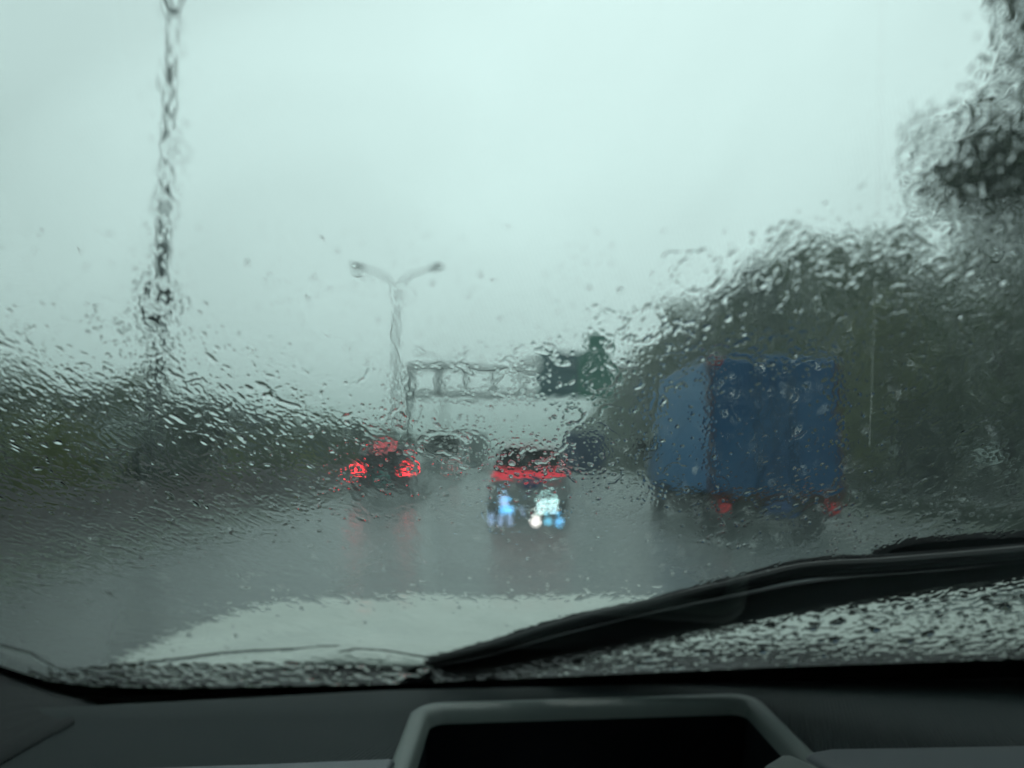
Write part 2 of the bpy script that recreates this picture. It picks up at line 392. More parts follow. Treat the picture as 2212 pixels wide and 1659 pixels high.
p2 = copy_tree(lp); p2.location = (-7.6, 47.5, 0); p2.scale = (1, 1, 1.05); p2['label'] = 'hazy double-armed lamp post left of the sign gantry'
p3 = copy_tree(lp); p3.location = (-7.77, 82, 0); p3['label'] = 'farthest faint double-armed lamp post, beyond the sign gantry'
# control cabinet and banner hung on the near post
bb = empty('pole_cabinet', (-7.75, 15.85, 4.35)); tag(bb, 'dark equipment box clamped round the nearest lamp post above the hedge', 'box')
MB().box(-.24, .17, -.36, -.17, -.05, .62).build('housing', M['darksteel'], bb, bevel=.03)
MB().box(-.26, .19, -.40, -.15, .62, .67).build('lid', M['darksteel'], bb, bevel=.01)
for z in (.08, .48):
    MB().tube([(-.15, -.15, z), (-.15, .15, z), (.15, .15, z), (.15, -.15, z)], .018, 8).build('clamp', M['steel'], bb)

# ================================================================== sign gantry
GY = 55.0
g = empty('sign_gantry', (0, GY, 0)); tag(g, 'grey steel truss sign gantry spanning the road ahead', 'gantry')
for x in (-7.85, 9.4):
    MB().tube([(x, 0, -.05), (x, 0, 8.4)], .24, 14).build('post', M['steel'], g, smooth=True)
    MB().box(x-.4, x+.4, -.4, .4, -.05, .08).build('footing', M['kerb'], g, bevel=.02)
tb = []
for z in (6.02, 8.12):
    b = MB()
    for yy in (-.45, .45): b.box(-7.85, 9.4, yy-.12, yy+.12, z-.17, z+.17)
    b.build('chord', M['steel'], g)
for x in np.linspace(-7.7, 9.3, 9):
    b = MB()
    for yy in (-.45, .45): b.box(x-.15, x+.15, yy-.09, yy+.09, 6.1, 8.05)
    b.box(x-.05, x+.05, -.5, .5, 6.0, 6.12); b.box(x-.05, x+.05, -.5, .5, 8.03, 8.16)
    b.build('upright', M['steel'], g)
def panel(x0, x1, z0, z1, m, inner=None, name='sign_panel'):
    s = MB().box(x0, x1, -.78, -.70, z0, z1).build(name, m, g, bevel=.01)
    f = MB(); t = .07
    f.box(x0, x1, -.80, -.784, z0, z0+t).box(x0, x1, -.80, -.784, z1-t, z1).box(x0, x0+t, -.80, -.784, z0+t, z1-t).box(x1-t, x1, -.80, -.784, z0+t, z1-t)
    f.build('border', inner or M['sign_green'], s)
    return s
panel(1.95, 4.95, 5.75, 9.15, M['sign_blue'])
panel(4.98, 7.3, 5.75, 9.15, M['sign_green'])
panel(5.6, 7.35, 9.2, 10.55, M['sign_green'])
for x, z0_, z1_ in ((2.6, 5.9, 8.9), (4.2, 5.9, 8.9), (5.6, 5.9, 10.3), (6.8, 5.9, 10.3)): MB().box(x-.05, x+.05, -.70, -.54, z0_, z1_).build('bracket', M['steel'], g)

# dark sign board seen in the median
sb = empty('median_sign', (-8.15, 19.4, 0)); tag(sb, 'small dark board on two posts standing in the left hedge', 'sign')
MB().box(-.52, .52, -.03, .03, 1.62, 2.18).build('board', M['darksteel'], sb, bevel=.01)
for x in (-.38, .38): MB().tube([(x, .06, 0), (x, .06, 2.15)], .035, 10).build('post', M['steel'], sb, smooth=True)

# ================================================================== vehicles
def wheel(root, x, y, r, w=.22):
    t = MB().cyl((0, 0, 0), r, w, 'x', 28).build('wheel', M['tyre'], root, bevel=.03, loc=(x, y, r))
    MB().cyl((0, 0, 0), r * .6, w + .012, 'x', 20).build('rim', M['rim'], t, bevel=.01)
def body_loft(pts, wb, wt, zb, zt, root, name, m, bevel=.07, nx=6):
    """side profile (y, z) given round the car, widths taper from wb at zb to wt at zt"""
    n = len(pts); vs = []
    def hw(z): t = max(0, min(1, (z - zb) / (zt - zb))); return (wb + (wt - wb) * t ** 1.6) / 2
    for s in (-1, 1):
        for y, z in pts: vs.append((s * hw(z), y, z))
    b = MB(); b.add(vs, [tuple(range(n)), tuple(range(2*n-1, n-1, -1))] + [(i, i+n, (i+1) % n + n, (i+1) % n) for i in range(n)])
    return b.build(name, m, root, bevel=bevel, seg=3)
def suv(root, paint, W=1.88, H=1.68, Ln=4.6, lamps='bar', plate='plate'):
    # rear bumper at y=0, nose at y=Ln
    body_loft([(0.05, .42), (.02, .75), (.08, 1.06), (Ln*.24, 1.06), (Ln*.72, 1.02), (Ln*.95, .92), (Ln, .72), (Ln-.02, .38), (Ln*.9, .26), (.25, .26)],
              W, W * .96, .3, 1.06, root, 'body', paint)
    ch = body_loft([(.10, 1.04), (.34, H - .10), (.50, H), (Ln*.48, H), (Ln*.56, H-.06), (Ln*.74, 1.03)], W * .95, W * .74, 1.04, H, root, 'cabin', paint, .05)
    hwid = lambda z: (W * .95 + (W * .74 - W * .95) * ((z - 1.04) / (H - 1.04)) ** 1.6) / 2
    z0, z1 = 1.12, H - .17
    y0, y1 = .10 + (z0-1.04) / (H-.14) * .3, .10 + (z1-1.04) / (H-.10-1.04) * .24
    for_ = .022
    b = MB(); a0, a1 = hwid(z0) - .10, hwid(z1) - .10
    b.add([(-a0, y0-.03-for_, z0), (a0, y0-.03-for_, z0), (a1, y1-for_, z1), (-a1, y1-for_, z1), (-a0, y0+.03, z0), (a0, y0+.03, z0), (a1, y1+.03, z1), (-a1, y1+.03, z1)],
          [(0,1,2,3),(7,6,5,4),(0,4,5,1),(1,5,6,2),(2,6,7,3),(3,7,4,0)])
    b.build('rear_window', M['carglass'], root, bevel=.01)
    for s in (-1, 1):
        b = MB(); q = [(.45, z0), (Ln*.66, z0), (Ln*.53, z1), (.55, z1)]
        vs = [(s * (hwid(z) + .012), y, z) for y, z in q] + [(s * (hwid(z) - .04), y, z) for y, z in q]
        b.add(vs, [(0,1,2,3),(7,6,5,4),(0,4,5,1),(1,5,6,2),(2,6,7,3),(3,7,4,0)]); b.build('side_window', M['carglass'], root, bevel=.008)
        MB().box(s*(W/2) - .02, s*(W/2) + s*.0 + .02, .2, Ln-.3, .30, .44).build('side_skirt', M['blackplastic'], root, bevel=.01)
        m_ = MB().box(min(s*(W/2+.02), s*(W/2+.20)), max(s*(W/2+.02), s*(W/2+.20)), Ln*.66, Ln*.66+.12, 1.02, 1.18).build('mirror', paint, root, bevel=.03)
        MB().tube([(s*W*.33, .6, H+.03), (s*W*.34, Ln*.45, H+.03)], .02, 8).build('roof_rail', M['blackplastic'], root, smooth=True)
        for y in (.85, Ln - .88): wheel(root, s * (W/2 - .13), y, .34)
    MB().box(-W/2+.02, W/2-.02, -.07, .16, .36, .62).build('rear_bumper', paint, root, bevel=.04)
    MB().box(-.60, .60, .02, .34, H-.015, H+.03).build('spoiler', paint, root, bevel=.012)
    if lamps == 'bar':
        MB().box(-W/2+.05, W/2-.05, -.02, .10, .96, 1.08).build('light_bar', M['tail'], root, bevel=.02)
    else:
        for s in (-1, 1):
            MB().box(min(s*.62, s*(W/2-.04)), max(s*.62, s*(W/2-.04)), -.02, .1, .90, 1.08).build('brake_light', M['brake'], root, bevel=.03)
        MB().box(-.30, .24, .0, .05, H-.03, H+.10).build('high_brake_light', M['tail'], root, bevel=.01)
    pl = MB().box(-.22, .22, -.035, .02, .72, .86).build('number_plate', M[plate], root, bevel=.004)
    return root
v = empty('car', (.42, 17.4, 0)); tag(v, 'silver SUV straight ahead with a full-width red light bar across its tail', 'car')
suv(v, M['silver'], W=1.90, H=1.76, lamps='bar')
v = empty('car', (-4.0, 22.6, 0)); tag(v, 'dark SUV in the left lane with both round brake lights lit bright red', 'car')
suv(v, M['darkpaint'], W=1.95, H=1.74, lamps='pair', plate='plate_teal')

def van(root, paint, W=2.0, H=2.55, Ln=5.3):
    body_loft([(.02, .45), (0, 1.0), (.06, H-.12), (.16, H), (Ln*.76, H), (Ln*.86, H-.25), (Ln*.97, 1.35), (Ln, .95), (Ln, .4), (Ln-.3, .28), (.3, .28)], W, W*.88, .9, H, root, 'body', paint, .08)
    MB().box(-W*.38, W*.38, -.005, .06, 1.62, 2.1).build('rear_window', M['carglass'], root, bevel=.02)
    MB().box(-.012, .012, -.012, .05, .55, H-.2).build('door_seam', M['blackplastic'], root)
    MB().box(-W/2+.03, W/2-.03, -.10, .1, .36, .55).build('rear_bumper', M['blackplastic'], root, bevel=.03)
    for s in (-1, 1):
        MB().box(min(s*(W/2-.20), s*(W/2-.02)), max(s*(W/2-.20), s*(W/2-.02)), -.03, .08, .78, 1.16).build('tail_light', M['tail'], root, bevel=.02)
        q = MB().box(min(s*(W/2-.02), s*(W/2+.012)), max(s*(W/2-.02), s*(W/2+.012)), Ln*.62, Ln*.8, 1.4, 2.0).build('side_window', M['carglass'], root, bevel=.01)
        for y in (1.0, Ln-.95): wheel(root, s*(W/2-.12), y, .35)
    MB().box(-.24, .24, -.03, .03, .95, 1.07).build('number_plate', M['plate'], root, bevel=.004)
v = empty('van', (-3.85, 37.5, 0)); tag(v, 'pale grey van farther up the left lane beyond the dark SUV', 'van'); van(v, M['whitepaint'])

def box_truck(root, box_m, W=2.28, H=3.18, LB=4.6, frame='rust', cab=None, marker=True, lampx=.94, lampz=.80, side_m=None):
    z0 = .80; BZ = z0 - 1.02
    # cargo box with a rounded roof edge towards the front
    bx = body_loft([(0, z0), (0, H-.04), (.06, H), (LB*.72, H), (LB, H-.16), (LB, z0)], W, W, z0, H, root, 'cargo_box', box_m, .05)
    for s in (-1, 1):
        MB().box(min(s*(W/2-.05), s*(W/2+.014)), max(s*(W/2-.05), s*(W/2+.014)), -.02, .07, z0-.02, H-.02).build('corner_post', M[frame], root, bevel=.01)
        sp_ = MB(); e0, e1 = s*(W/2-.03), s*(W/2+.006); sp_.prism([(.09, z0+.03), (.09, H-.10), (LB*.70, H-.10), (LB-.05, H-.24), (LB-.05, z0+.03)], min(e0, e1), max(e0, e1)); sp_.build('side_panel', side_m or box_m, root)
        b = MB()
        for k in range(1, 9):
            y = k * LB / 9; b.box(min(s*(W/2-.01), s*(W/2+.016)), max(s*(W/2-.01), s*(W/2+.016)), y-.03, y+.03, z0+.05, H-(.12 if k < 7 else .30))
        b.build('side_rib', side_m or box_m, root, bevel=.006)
    MB().box(-.012, .012, -.016, .03, z0+.04, H-.10).build('door_seam', M['blackplastic'], root)
    b = MB()
    for x in (-.28, .28): b.tube([(x, -.03, z0+.02), (x, -.03, H-.12)], .016, 8)
    b.build('lock_bar', M['darksteel'], root, smooth=True)
    MB().box(-W/2, W/2, -.02, .04, z0-.10, z0).build('rear_sill', M[frame], root, bevel=.01)
    MB().box(-W/2+.1, W/2-.1, .1, LB+1.5, .62+BZ, .92+BZ).build('chassis', M['darksteel'], root, bevel=.02)
    MB().box(-W/2+.05, W/2-.05, -.06, .06, .50+BZ*.6, .64+BZ).build('rear_bumper', M['darksteel'], root, bevel=.02)
    MB().box(-W/2+.08, W/2-.08, .02, .06, .64+BZ, .92+BZ).build('lamp_board', M['darksteel'], root)
    for s in (-1, 1):
        MB().cyl((s*lampx, -.03, lampz+BZ), .07, .08, 'y', 20).build('tail_light', M['taildim'], root, bevel=.008)
        MB().box(min(s*.62, s*1.06), max(s*.62, s*1.06), 1.75, 1.78, .18, .60).build('mud_flap', M['tyre'], root)
        wheel(root, s*(W/2-.24), 1.15, .40, .40); wheel(root, s*(W/2-.16), LB+.75, .40, .24)
        MB().box(min(s*.9, s*1.05), max(s*.9, s*1.05), 2.0, 3.7, .30, .42).build('side_guard', M['darksteel'], root, bevel=.01)
    MB().box(-.25, .25, -.075, -.055, .70+BZ, .86+BZ).build('number_plate', M['plate'], root)
    if marker: MB().box(-W/2+.01, -W/2+.24, -.035, .02, H-.13, H-.03).build('marker_lamp', M['redmark'], root, bevel=.01)
    c = body_loft([(LB+.10, .55), (LB+.10, 2.30), (LB+.3, 2.42), (LB+1.35, 2.38), (LB+1.75, 1.45), (LB+1.8, .5)], W*.92, W*.84, 1.2, 2.4, root, 'cab', cab or box_m, .06)
    for s in (-1, 1):
        MB().box(min(s*W*.43, s*W*.465), max(s*W*.43, s*W*.465), LB+.5, LB+1.3, 1.5, 2.1).build('cab_window', M['carglass'], root, bevel=.01)
        MB().box(min(s*(W/2+.02), s*(W/2+.2)), max(s*(W/2+.02), s*(W/2+.2)), LB+1.5, LB+1.58, 1.5, 1.9).build('mirror', M['blackplastic'], root, bevel=.02)
t = empty('box_truck', (4.56, 12.7, 0)); tag(t, 'large blue box truck with rusty corner posts in the right lane', 'truck'); box_truck(t, M['bluebox'], side_m=M['bluelit'])
t = empty('box_truck', (4.25, 42.5, 0)); tag(t, 'distant navy covered truck ahead of the big blue truck', 'truck')
box_truck(t, M['navy'], W=2.2, H=2.75, LB=4.2, frame='darksteel', marker=False)
t = empty('box_truck', (-3.4, 62, 0)); tag(t, 'farthest pale grey truck beyond the pale van in the left lane', 'truck')
box_truck(t, M['silver'], W=2.3, H=3.3, LB=5, frame='darksteel', marker=False)

# ================================================================== the car the picture is taken from
own = empty('own_car', (0.25, 1.2, 0)); tag(own, 'white car seen from its driving seat: wet windscreen, dashboard, wiper and pale bonnet', 'car')
def reparent(o, p): o.parent = p; o.matrix_parent_inverse = p.matrix_world.inverted(); return o
bpy.context.view_layer.update()
OWN_INV = Matrix.Translation(own.location).inverted()
def own_part(o, parent=own):
    o.parent = parent; o.matrix_parent_inverse = OWN_INV if parent is own else Matrix.Identity(4)
    return o
# --- materials inside
def ribbed(name, base, rough, scale, ang, amt, base2=None):
    m = bpy.data.materials.new(name); m.use_nodes = True; t = m.node_tree; p = t.nodes['Principled BSDF']
    p.inputs['Roughness'].default_value = rough; p.inputs['Base Color'].default_value = (*base, 1); p.inputs['Specular IOR Level'].default_value = .22
    co = t.nodes.new('ShaderNodeTexCoord'); mp = t.nodes.new('ShaderNodeMapping'); mp.inputs['Rotation'].default_value = (0, 0, ang)
    w = t.nodes.new('ShaderNodeTexWave'); w.inputs['Scale'].default_value = scale; w.inputs['Distortion'].default_value = .25; w.inputs['Detail'].default_value = 1
    n = t.nodes.new('ShaderNodeTexNoise'); n.inputs['Scale'].default_value = 900
    t.links.new(co.outputs['Object'], mp.inputs[0]); t.links.new(mp.outputs[0], w.inputs[0]); t.links.new(co.outputs['Object'], n.inputs['Vector'])
    ad = t.nodes.new('ShaderNodeMath'); ad.operation = 'MULTIPLY_ADD'; ad.inputs[1].default_value = .35
    t.links.new(n.outputs['Fac'], ad.inputs[0]); t.links.new(w.outputs['Fac'], ad.inputs[2])
    b = t.nodes.new('ShaderNodeBump'); b.inputs['Strength'].default_value = amt; b.inputs['Distance'].default_value = .0012
    t.links.new(ad.outputs[0], b.inputs['Height']); t.links.new(b.outputs[0], p.inputs['Normal'])
    return m
M['dash'] = ribbed('dash_vinyl', (.020, .028, .030), .75, 90, R(20), 1.0)
M['pillar'] = ribbed('pillar_fabric', (.011, .014, .016), .7, 90, R(65), 1.0)
M['trimgrey'] = mat('grey_trim', (.085, .105, .10), .5, bump=(900, .25, .0008))
M['lowertrim'] = mat('lower_dash_trim', (.07, .08, .092), .5, bump=(900, .3, .0008))
M['black'] = mat('matt_black', (.004, .004, .005), .85, spec=.1)
M['frit'] = mat('black_frit', (.003, .003, .003), .9, spec=.0)
M['wiper'] = mat('wiper_black', (.0025, .003, .004), .75, spec=.12, bump=(300, .3, .001))
M['rubber'] = mat('wiper_rubber', (.008, .008, .009), .6)
# --- windscreen pane: thin tinted laminate, clear with a faint reflection
m = bpy.data.materials.new('windscreen_glass'); m.use_nodes = True; t = m.node_tree; t.nodes.clear()
o_ = t.nodes.new('ShaderNodeOutputMaterial'); tr = t.nodes.new('ShaderNodeBsdfTransparent'); gl = t.nodes.new('ShaderNodeBsdfGlossy')
tr.inputs[0].default_value = (.945, .99, .98, 1); gl.inputs['Roughness'].default_value = 0.0; gl.inputs[0].default_value = (1, 1, 1, 1)
fr = t.nodes.new('ShaderNodeFresnel'); fr.inputs[0].default_value = 1.5; ms = t.nodes.new('ShaderNodeMixShader')
ge = t.nodes.new('ShaderNodeNewGeometry'); iv = t.nodes.new('ShaderNodeMath'); iv.operation = 'SUBTRACT'; iv.inputs[0].default_value = 1
t.links.new(ge.outputs['Backfacing'], iv.inputs[1]); mu = t.nodes.new('ShaderNodeMath'); mu.operation = 'MULTIPLY'
t.links.new(fr.outputs[0], mu.inputs[0]); t.links.new(iv.outputs[0], mu.inputs[1])   # reflects where the light enters the pane, not again where it leaves
t.links.new(mu.outputs[0], ms.inputs[0]); t.links.new(tr.outputs[0], ms.inputs[1]); t.links.new(gl.outputs[0], ms.inputs[2]); t.links.new(ms.outputs[0], o_.inputs[0])
M['pane'] = m
def glass_pt(u, v, w=0.0): return GB + Vector((u, 0, 0)) + GT * v + GN * w
b = MB(); us = np.linspace(-.62, 1.15, 13); vs_ = np.linspace(-.07, 1.0, 9)
b2 = [glass_pt(u, v, w) for w in (-.004, 0) for v in (-.07, 1.0) for u in (-.62, 1.15)]
b.add(b2, [(0, 1, 3, 2), (4, 6, 7, 5), (0, 4, 5, 1), (2, 3, 7, 6), (0, 2, 6, 4), (1, 5, 7, 3)])
pane = own_part(b.build('windscreen', M['pane']))
# frit band and dots on the inner face
fr_top = [(-500, 1240), (-200, 1350), (0, 1438), (100, 1470), (200, 1482), (400, 1486), (800, 1479), (1200, 1462), (1700, 1440), (2212, 1424), (2800, 1408)]
b = MB(); vv = []
for px, py in fr_top: vv += [G(px, py, -.0050), G(px, py + 180, -.0050), G(px, py, -.0058), G(px, py + 180, -.0058)]
fs = []
for i in range(len(fr_top) - 1):
    a = i * 4; c = a + 4; fs += [(a, a+1, c+1, c), (a+2, c+2, c+3, a+3), (a, c, c+2, a+2), (a+1, a+3, c+3, c+1)]
b.add(vv, fs); own_part(b.build('frit_band', M['frit']), pane)
b = MB()
def discs(b, c, r, n=8):
    vs = [c + Vector((math.cos(6.2832*k/n)*r, 0, 0)) + GT * math.sin(6.2832*k/n) * r for k in range(n)]
    b.add(vs + [p - GN * .0004 for p in vs], [tuple(range(n)), tuple(range(2*n-1, n-1, -1))] + [(i, (i+1) % n, (i+1) % n + n, i+n) for i in range(n)])
for row in range(4):
    for k in range(130):
        px = -60 + k * 9 + (4.5 if row % 2 else 0)
        if px > 330 and row > 0 or px > 480: continue
        py = float(np.interp(px, [p[0] for p in fr_top], [p[1] for p in fr_top])) - 4 - row * 8
        discs(b, G(px, py, -.0051), .0017 * (1 - row * .2))
own_part(b.build('frit_dots', M['frit']), pane)
# seam of a protective film running down the glass
m = bpy.data.materials.new('film_edge'); m.use_nodes = True; t = m.node_tree; t.nodes.clear()
o_ = t.nodes.new('ShaderNodeOutputMaterial'); a_n = t.nodes.new('ShaderNodeBsdfTransparent'); b_n = t.nodes.new('ShaderNodeBsdfTranslucent')
b_n.inputs[0].default_value = (.9, .95, .93, 1); x_n = t.nodes.new('ShaderNodeMixShader'); x_n.inputs[0].default_value = .06
t.links.new(a_n.outputs[0], x_n.inputs[1]); t.links.new(b_n.outputs[0], x_n.inputs[2]); t.links.new(x_n.outputs[0], o_.inputs[0])
M['film'] = m
b = MB(); vv = []
for px, py in ((1906, -120), (1900, 200), (1896, 420), (1888, 640), (1882, 820), (1876, 965)):
    a, c = G(px, py, -.0055), G(px + 3.2, py, -.0055); vv += [a, c, a - GN * .0002, c - GN * .0002]
b.add(vv, [f for i in range(5) for f in ((i*4, i*4+1, i*4+5, i*4+4), (i*4+2, i*4+6, i*4+7, i*4+3), (i*4, i*4+4, i*4+6, i*4+2), (i*4+1, i*4+3, i*4+7, i*4+5))])
own_part(b.build('film_seam', M['film']), pane)

# --- dashboard
DZ = 1.22
SHY = .09
far = [(-900, 1580), (-300, 1545), (200, 1524), (500, 1509), (830, 1491), (1280, 1481), (1700, 1472), (2212, 1466), (2900, 1458)]
hole_l, hole_r = -.078, .219       # the recess
farp = [Pz(px, py, DZ) for px, py in far]
fx = [p.x for p in farp]; fy = [p.y for p in farp]
HY0, HY1 = .46, Pz(1250, 1531, DZ).y
xs = sorted(set([round(float(x), 4) for x in list(np.linspace(-.62, 1.15, 60)) + [hole_l, hole_r]]))
ysg = sorted(set([.30, .34, .38, .42, HY0, .50, .54, .57, .60, .62, .64, .66, .68, HY1]))
b = MB(); idx = {}
rows = ysg + ['far', 'lip']
def dz(x, y): return DZ - .25 * max(0, .46 - y) ** 2
V_ = []
for j, yy in enumerate(rows):
    for i, x in enumerate(xs):
        yf = float(np.interp(x, fx, fy))
        if yy == 'far': p = (x, yf, DZ)
        elif yy == 'lip': p = (x, yf + .004, DZ - .05)
        else:
            t_ = (yy - .30) / (HY1 - .30); yv = min(yy, yf - .002)
            yv = min(yv + SHY * max(-.3, min(.4, x - .07)), yf - .002); p = (x, yv, dz(x, yv))
        idx[i, j] = len(V_); V_.append(p)
F_ = []
for j in range(len(rows) - 1):
    for i in range(len(xs) - 1):
        if isinstance(rows[j], float) and isinstance(rows[j+1], float) and rows[j] >= HY0 - 1e-6 and rows[j+1] <= HY1 + 1e-6 and xs[i] >= hole_l - 1e-4 and xs[i+1] <= hole_r + 1e-3: continue
        F_.append((idx[i, j], idx[i+1, j], idx[i+1, j+1], idx[i, j+1]))
b.add(V_, F_); dash = own_part(b.build('dashboard', M['dash'], smooth=True))
sol = dash.modifiers.new('s', 'SOLIDIFY'); sol.thickness = .006; sol.offset = -1
# closed body below the top
b = MB().box(-.62, 1.15, .22, .30, .75, 1.19); own_part(b.build('fascia', M['dash'], bevel=.01), dash)
# recess tub
b = MB(); i0, i1, j0, j1, zb = hole_l, hole_r, HY0, HY1, .93
sh = lambda x: SHY * (x - .07)
b.add([(i0, j0+sh(i0), DZ-.004), (i1, j0+sh(i1), DZ-.004), (i1, j1+sh(i1), DZ-.004), (i0, j1+sh(i0), DZ-.004), (i0, j0+.01, zb), (i1, j0+.01, zb), (i1, .80, zb), (i0, .80, zb)],
      [(0, 4, 5, 1), (1, 5, 6, 2), (2, 6, 7, 3), (3, 7, 4, 0), (4, 7, 6, 5)])
tub = own_part(b.build('recess', M['black']), dash)
s_ = tub.modifiers.new('s', 'SOLIDIFY'); s_.thickness = .003; s_.offset = 1
# inner sloping lip of the tub that catches light
# raised rounded frame round the recess
def rrect(x0, x1, y0, y1, r, n=8):
    pts = []
    for cx, cy, a0 in ((x1-r, y1-r, 0), (x0+r, y1-r, 90), (x0+r, y0+r, 180), (x1-r, y0+r, 270)):
        for k in range(n+1):
            a = R(a0 + 90 * k / n); pts.append((cx + r*math.cos(a), cy + r*math.sin(a)))
    return pts
W_o = .0125
rings = [(rrect(hole_l-W_o, hole_r+W_o, HY0-W_o, HY1+.014, .027), DZ+.0005), (rrect(hole_l-W_o+.001, hole_r+W_o-.001, HY0-.015, HY1+.0132, .026), DZ+.004),
         (rrect(hole_l-W_o+.004, hole_r+W_o-.004, HY0-.011, HY1+.011, .024), DZ+.006), (rrect(hole_l+.001, hole_r-.001, HY0, HY1+.002, .011), DZ+.0055),
         (rrect(hole_l+.004, hole_r-.004, HY0+.004, HY1-.003, .015), DZ+.002), (rrect(hole_l+.006, hole_r-.006, HY0+.006, HY1-.007, .014), DZ-.007)]
b = MB(); nn = len(rings[0][0]); vv = [(x, y + SHY * (x - .07), z) for rg, z in rings for x, y in rg]
b.add(vv, [(k*nn+i, k*nn+(i+1) % nn, (k+1)*nn+(i+1) % nn, (k+1)*nn+i) for k in range(len(rings)-1) for i in range(nn)])
own_part(b.build('recess_frame', M['trimgrey'], smooth=True), dash)
# lower lighter panels in front of the top pad
def slab(pts, z0, z1, name, mm, bev=.006):
    b = MB(); n = len(pts); b.add([(x, y, z0) for x, y in pts] + [(x, y, z1) for x, y in pts], [tuple(range(n)), tuple(range(2*n-1, n-1, -1))] + [(i, (i+1) % n, (i+1) % n + n, i+n) for i in range(n)])
    return own_part(b.build(name, mm, bevel=bev, seg=3), dash)
def XY(px, py, z): p = Pz(px, py, z); return (p.x, p.y)
zt = DZ + .010
slab([XY(1728, 1622, zt), XY(1790, 1611, zt), XY(2212, 1604, zt), XY(2600, 1600, zt), (.8, .33), (hole_r+.055, .33)], DZ-.03, zt, 'lower_panel', M['lowertrim'], .008)
slab([XY(300, 1655, zt), XY(600, 1645, zt), XY(858, 1634, zt), (hole_l-.030, .40), (-.45, .40), (-.55, .50)], DZ-.03, zt, 'lower_panel', M['lowertrim'], .005)
slab([XY(1640, 1650, zt), XY(1690, 1620, zt), XY(1716, 1626, zt), (hole_r+.05, .45), (hole_r+.02, .45)], DZ-.02, zt-.001, 'corner_cap', M['trimgrey'], .006)

# --- head-up display: a lit panel at the bottom of the recess, mirrored by the windscreen
HF = G(1140, 1105, -.004); hd = (HF - EYE).normalized(); HV = .95
def mirror(p): d = GN.dot(p - (GB - GN * .004)); return p - GN * (2 * d)
hx = Vector((1, 0, 0)); hy = hx.cross(hd).normalized()
def hud_pt(px, py):
    d = ray(px, py).normalized(); s = HV / d.dot(hd); return mirror(EYE + d * s)
def hud_mat(name, c, e): return mat(name, c, .5, emit=(c, e))
hb = MB(); cs = [hud_pt(1030, 1060), hud_pt(1250, 1060), hud_pt(1250, 1150), hud_pt(1030, 1150)]
hn = (cs[1] - cs[0]).cross(cs[3] - cs[0]).normalized()
if hn.z < 0: hn = -hn
hb.add([c - hn * .004 for c in cs] + [c - hn * .008 for c in cs], [(0,1,2,3),(7,6,5,4),(0,4,5,1),(1,5,6,2),(2,6,7,3),(3,7,4,0)])
scr = own_part(hb.build('display_panel', M['black']), dash)
def glyph(name, quads, m_):
    b = MB()
    for q in quads:
        ps = [hud_pt(*c) for c in q]; n = len(ps)
        b.add(ps + [p - hn * .001 for p in ps], [tuple(range(n)), tuple(range(2*n-1, n-1, -1))] + [(i, (i+1) % n, (i+1) % n + n, i+n) for i in range(n)])
    o = own_part(b.build(name, m_), dash)
    return o
def rect(x0, y0, x1, y1): return [(x0, y0), (x1, y0), (x1, y1), (x0, y1)]
def disc(cx, cy, r, n=14): return [(cx + r*math.cos(6.2832*k/n), cy + r*math.sin(6.2832*k/n)) for k in range(n)]
E = 7.0
W_, B_, T_, P_ = (.75, 1, 1), (.12, .55, 1.0), (.10, .45, .65), (.42, .62, 1.0)
def eight(x, y, w, h, t): return [rect(x, y, x+w, y+t), rect(x, y+h-t, x+w, y+h), rect(x, y, x+t, y+h), rect(x+w-t, y, x+w, y+h), rect(x, y+h/2-t/2, x+w, y+h/2+t/2)]
glyph('display_digit', eight(1162, 1080, 18, 28, 5), hud_mat('hud_white', W_, E * 1.0))
glyph('display_digit', eight(1186, 1080, 18, 28, 5), hud_mat('hud_white_two', W_, E * 1.0))
glyph('display_symbol', [disc(1157, 1127, 11)], hud_mat('hud_warm_white', (1, .95, .9), E * 1.4))
glyph('display_symbol', [disc(1184, 1126, 9)], hud_mat('hud_teal', T_, E * 1.2))
glyph('display_symbol', [disc(1208, 1127, 9.5)], hud_mat('hud_blue', B_, E * 1.0))
glyph('display_symbol', [rect(1080, 1072, 1098, 1094)], hud_mat('hud_pale_blue', P_, E * .8))
glyph('display_symbol', [rect(1080, 1094, 1108, 1110)], hud_mat('hud_bright_blue', B_, E * 1.2))
glyph('display_symbol', [rect(1055, 1110, 1066, 1134), rect(1076, 1112, 1087, 1136), rect(1096, 1112, 1107, 1136)], hud_mat('hud_dim_blue', P_, E * .45))
glyph('display_symbol', [[(1122, 1098), (1127, 1097), (1136, 1115), (1131, 1116)]], hud_mat('hud_dim_grey', P_, E * .35))

# --- pillar trim at the left
c1 = [(215, 1514), (150, 1502), (100, 1488), (0, 1452), (-150, 1400), (-400, 1290), (-800, 1050)]
c2 = [(215, 1516), (160, 1560), (105, 1588), (0, 1650), (-150, 1750), (-400, 1930), (-800, 2150)]
b = MB(); vv = []; K = 9
for i in range(len(c1)):
    A = G(*c1[i], off=-.009 if i else -.010); B = Pz(*c2[i], DZ + .002)
    if i == 0: B = A + Vector((0, -.002, -.002))
    mid_push = Vector((.0, -.10, .16)) * min(1, (A - B).length * .35)
    for k in range(K):
        t_ = k / (K - 1); P = A.lerp(B, t_) + mid_push * math.sin(math.pi * t_) ** .8 * .45; vv.append(P)
b.add(vv, [(i*K+k, (i+1)*K+k, (i+1)*K+k+1, i*K+k+1) for i in range(len(c1)-1) for k in range(K-1)])
pt = own_part(b.build('pillar_trim', M['pillar'], smooth=True))
s_ = pt.modifiers.new('s', 'SOLIDIFY'); s_.thickness = .004

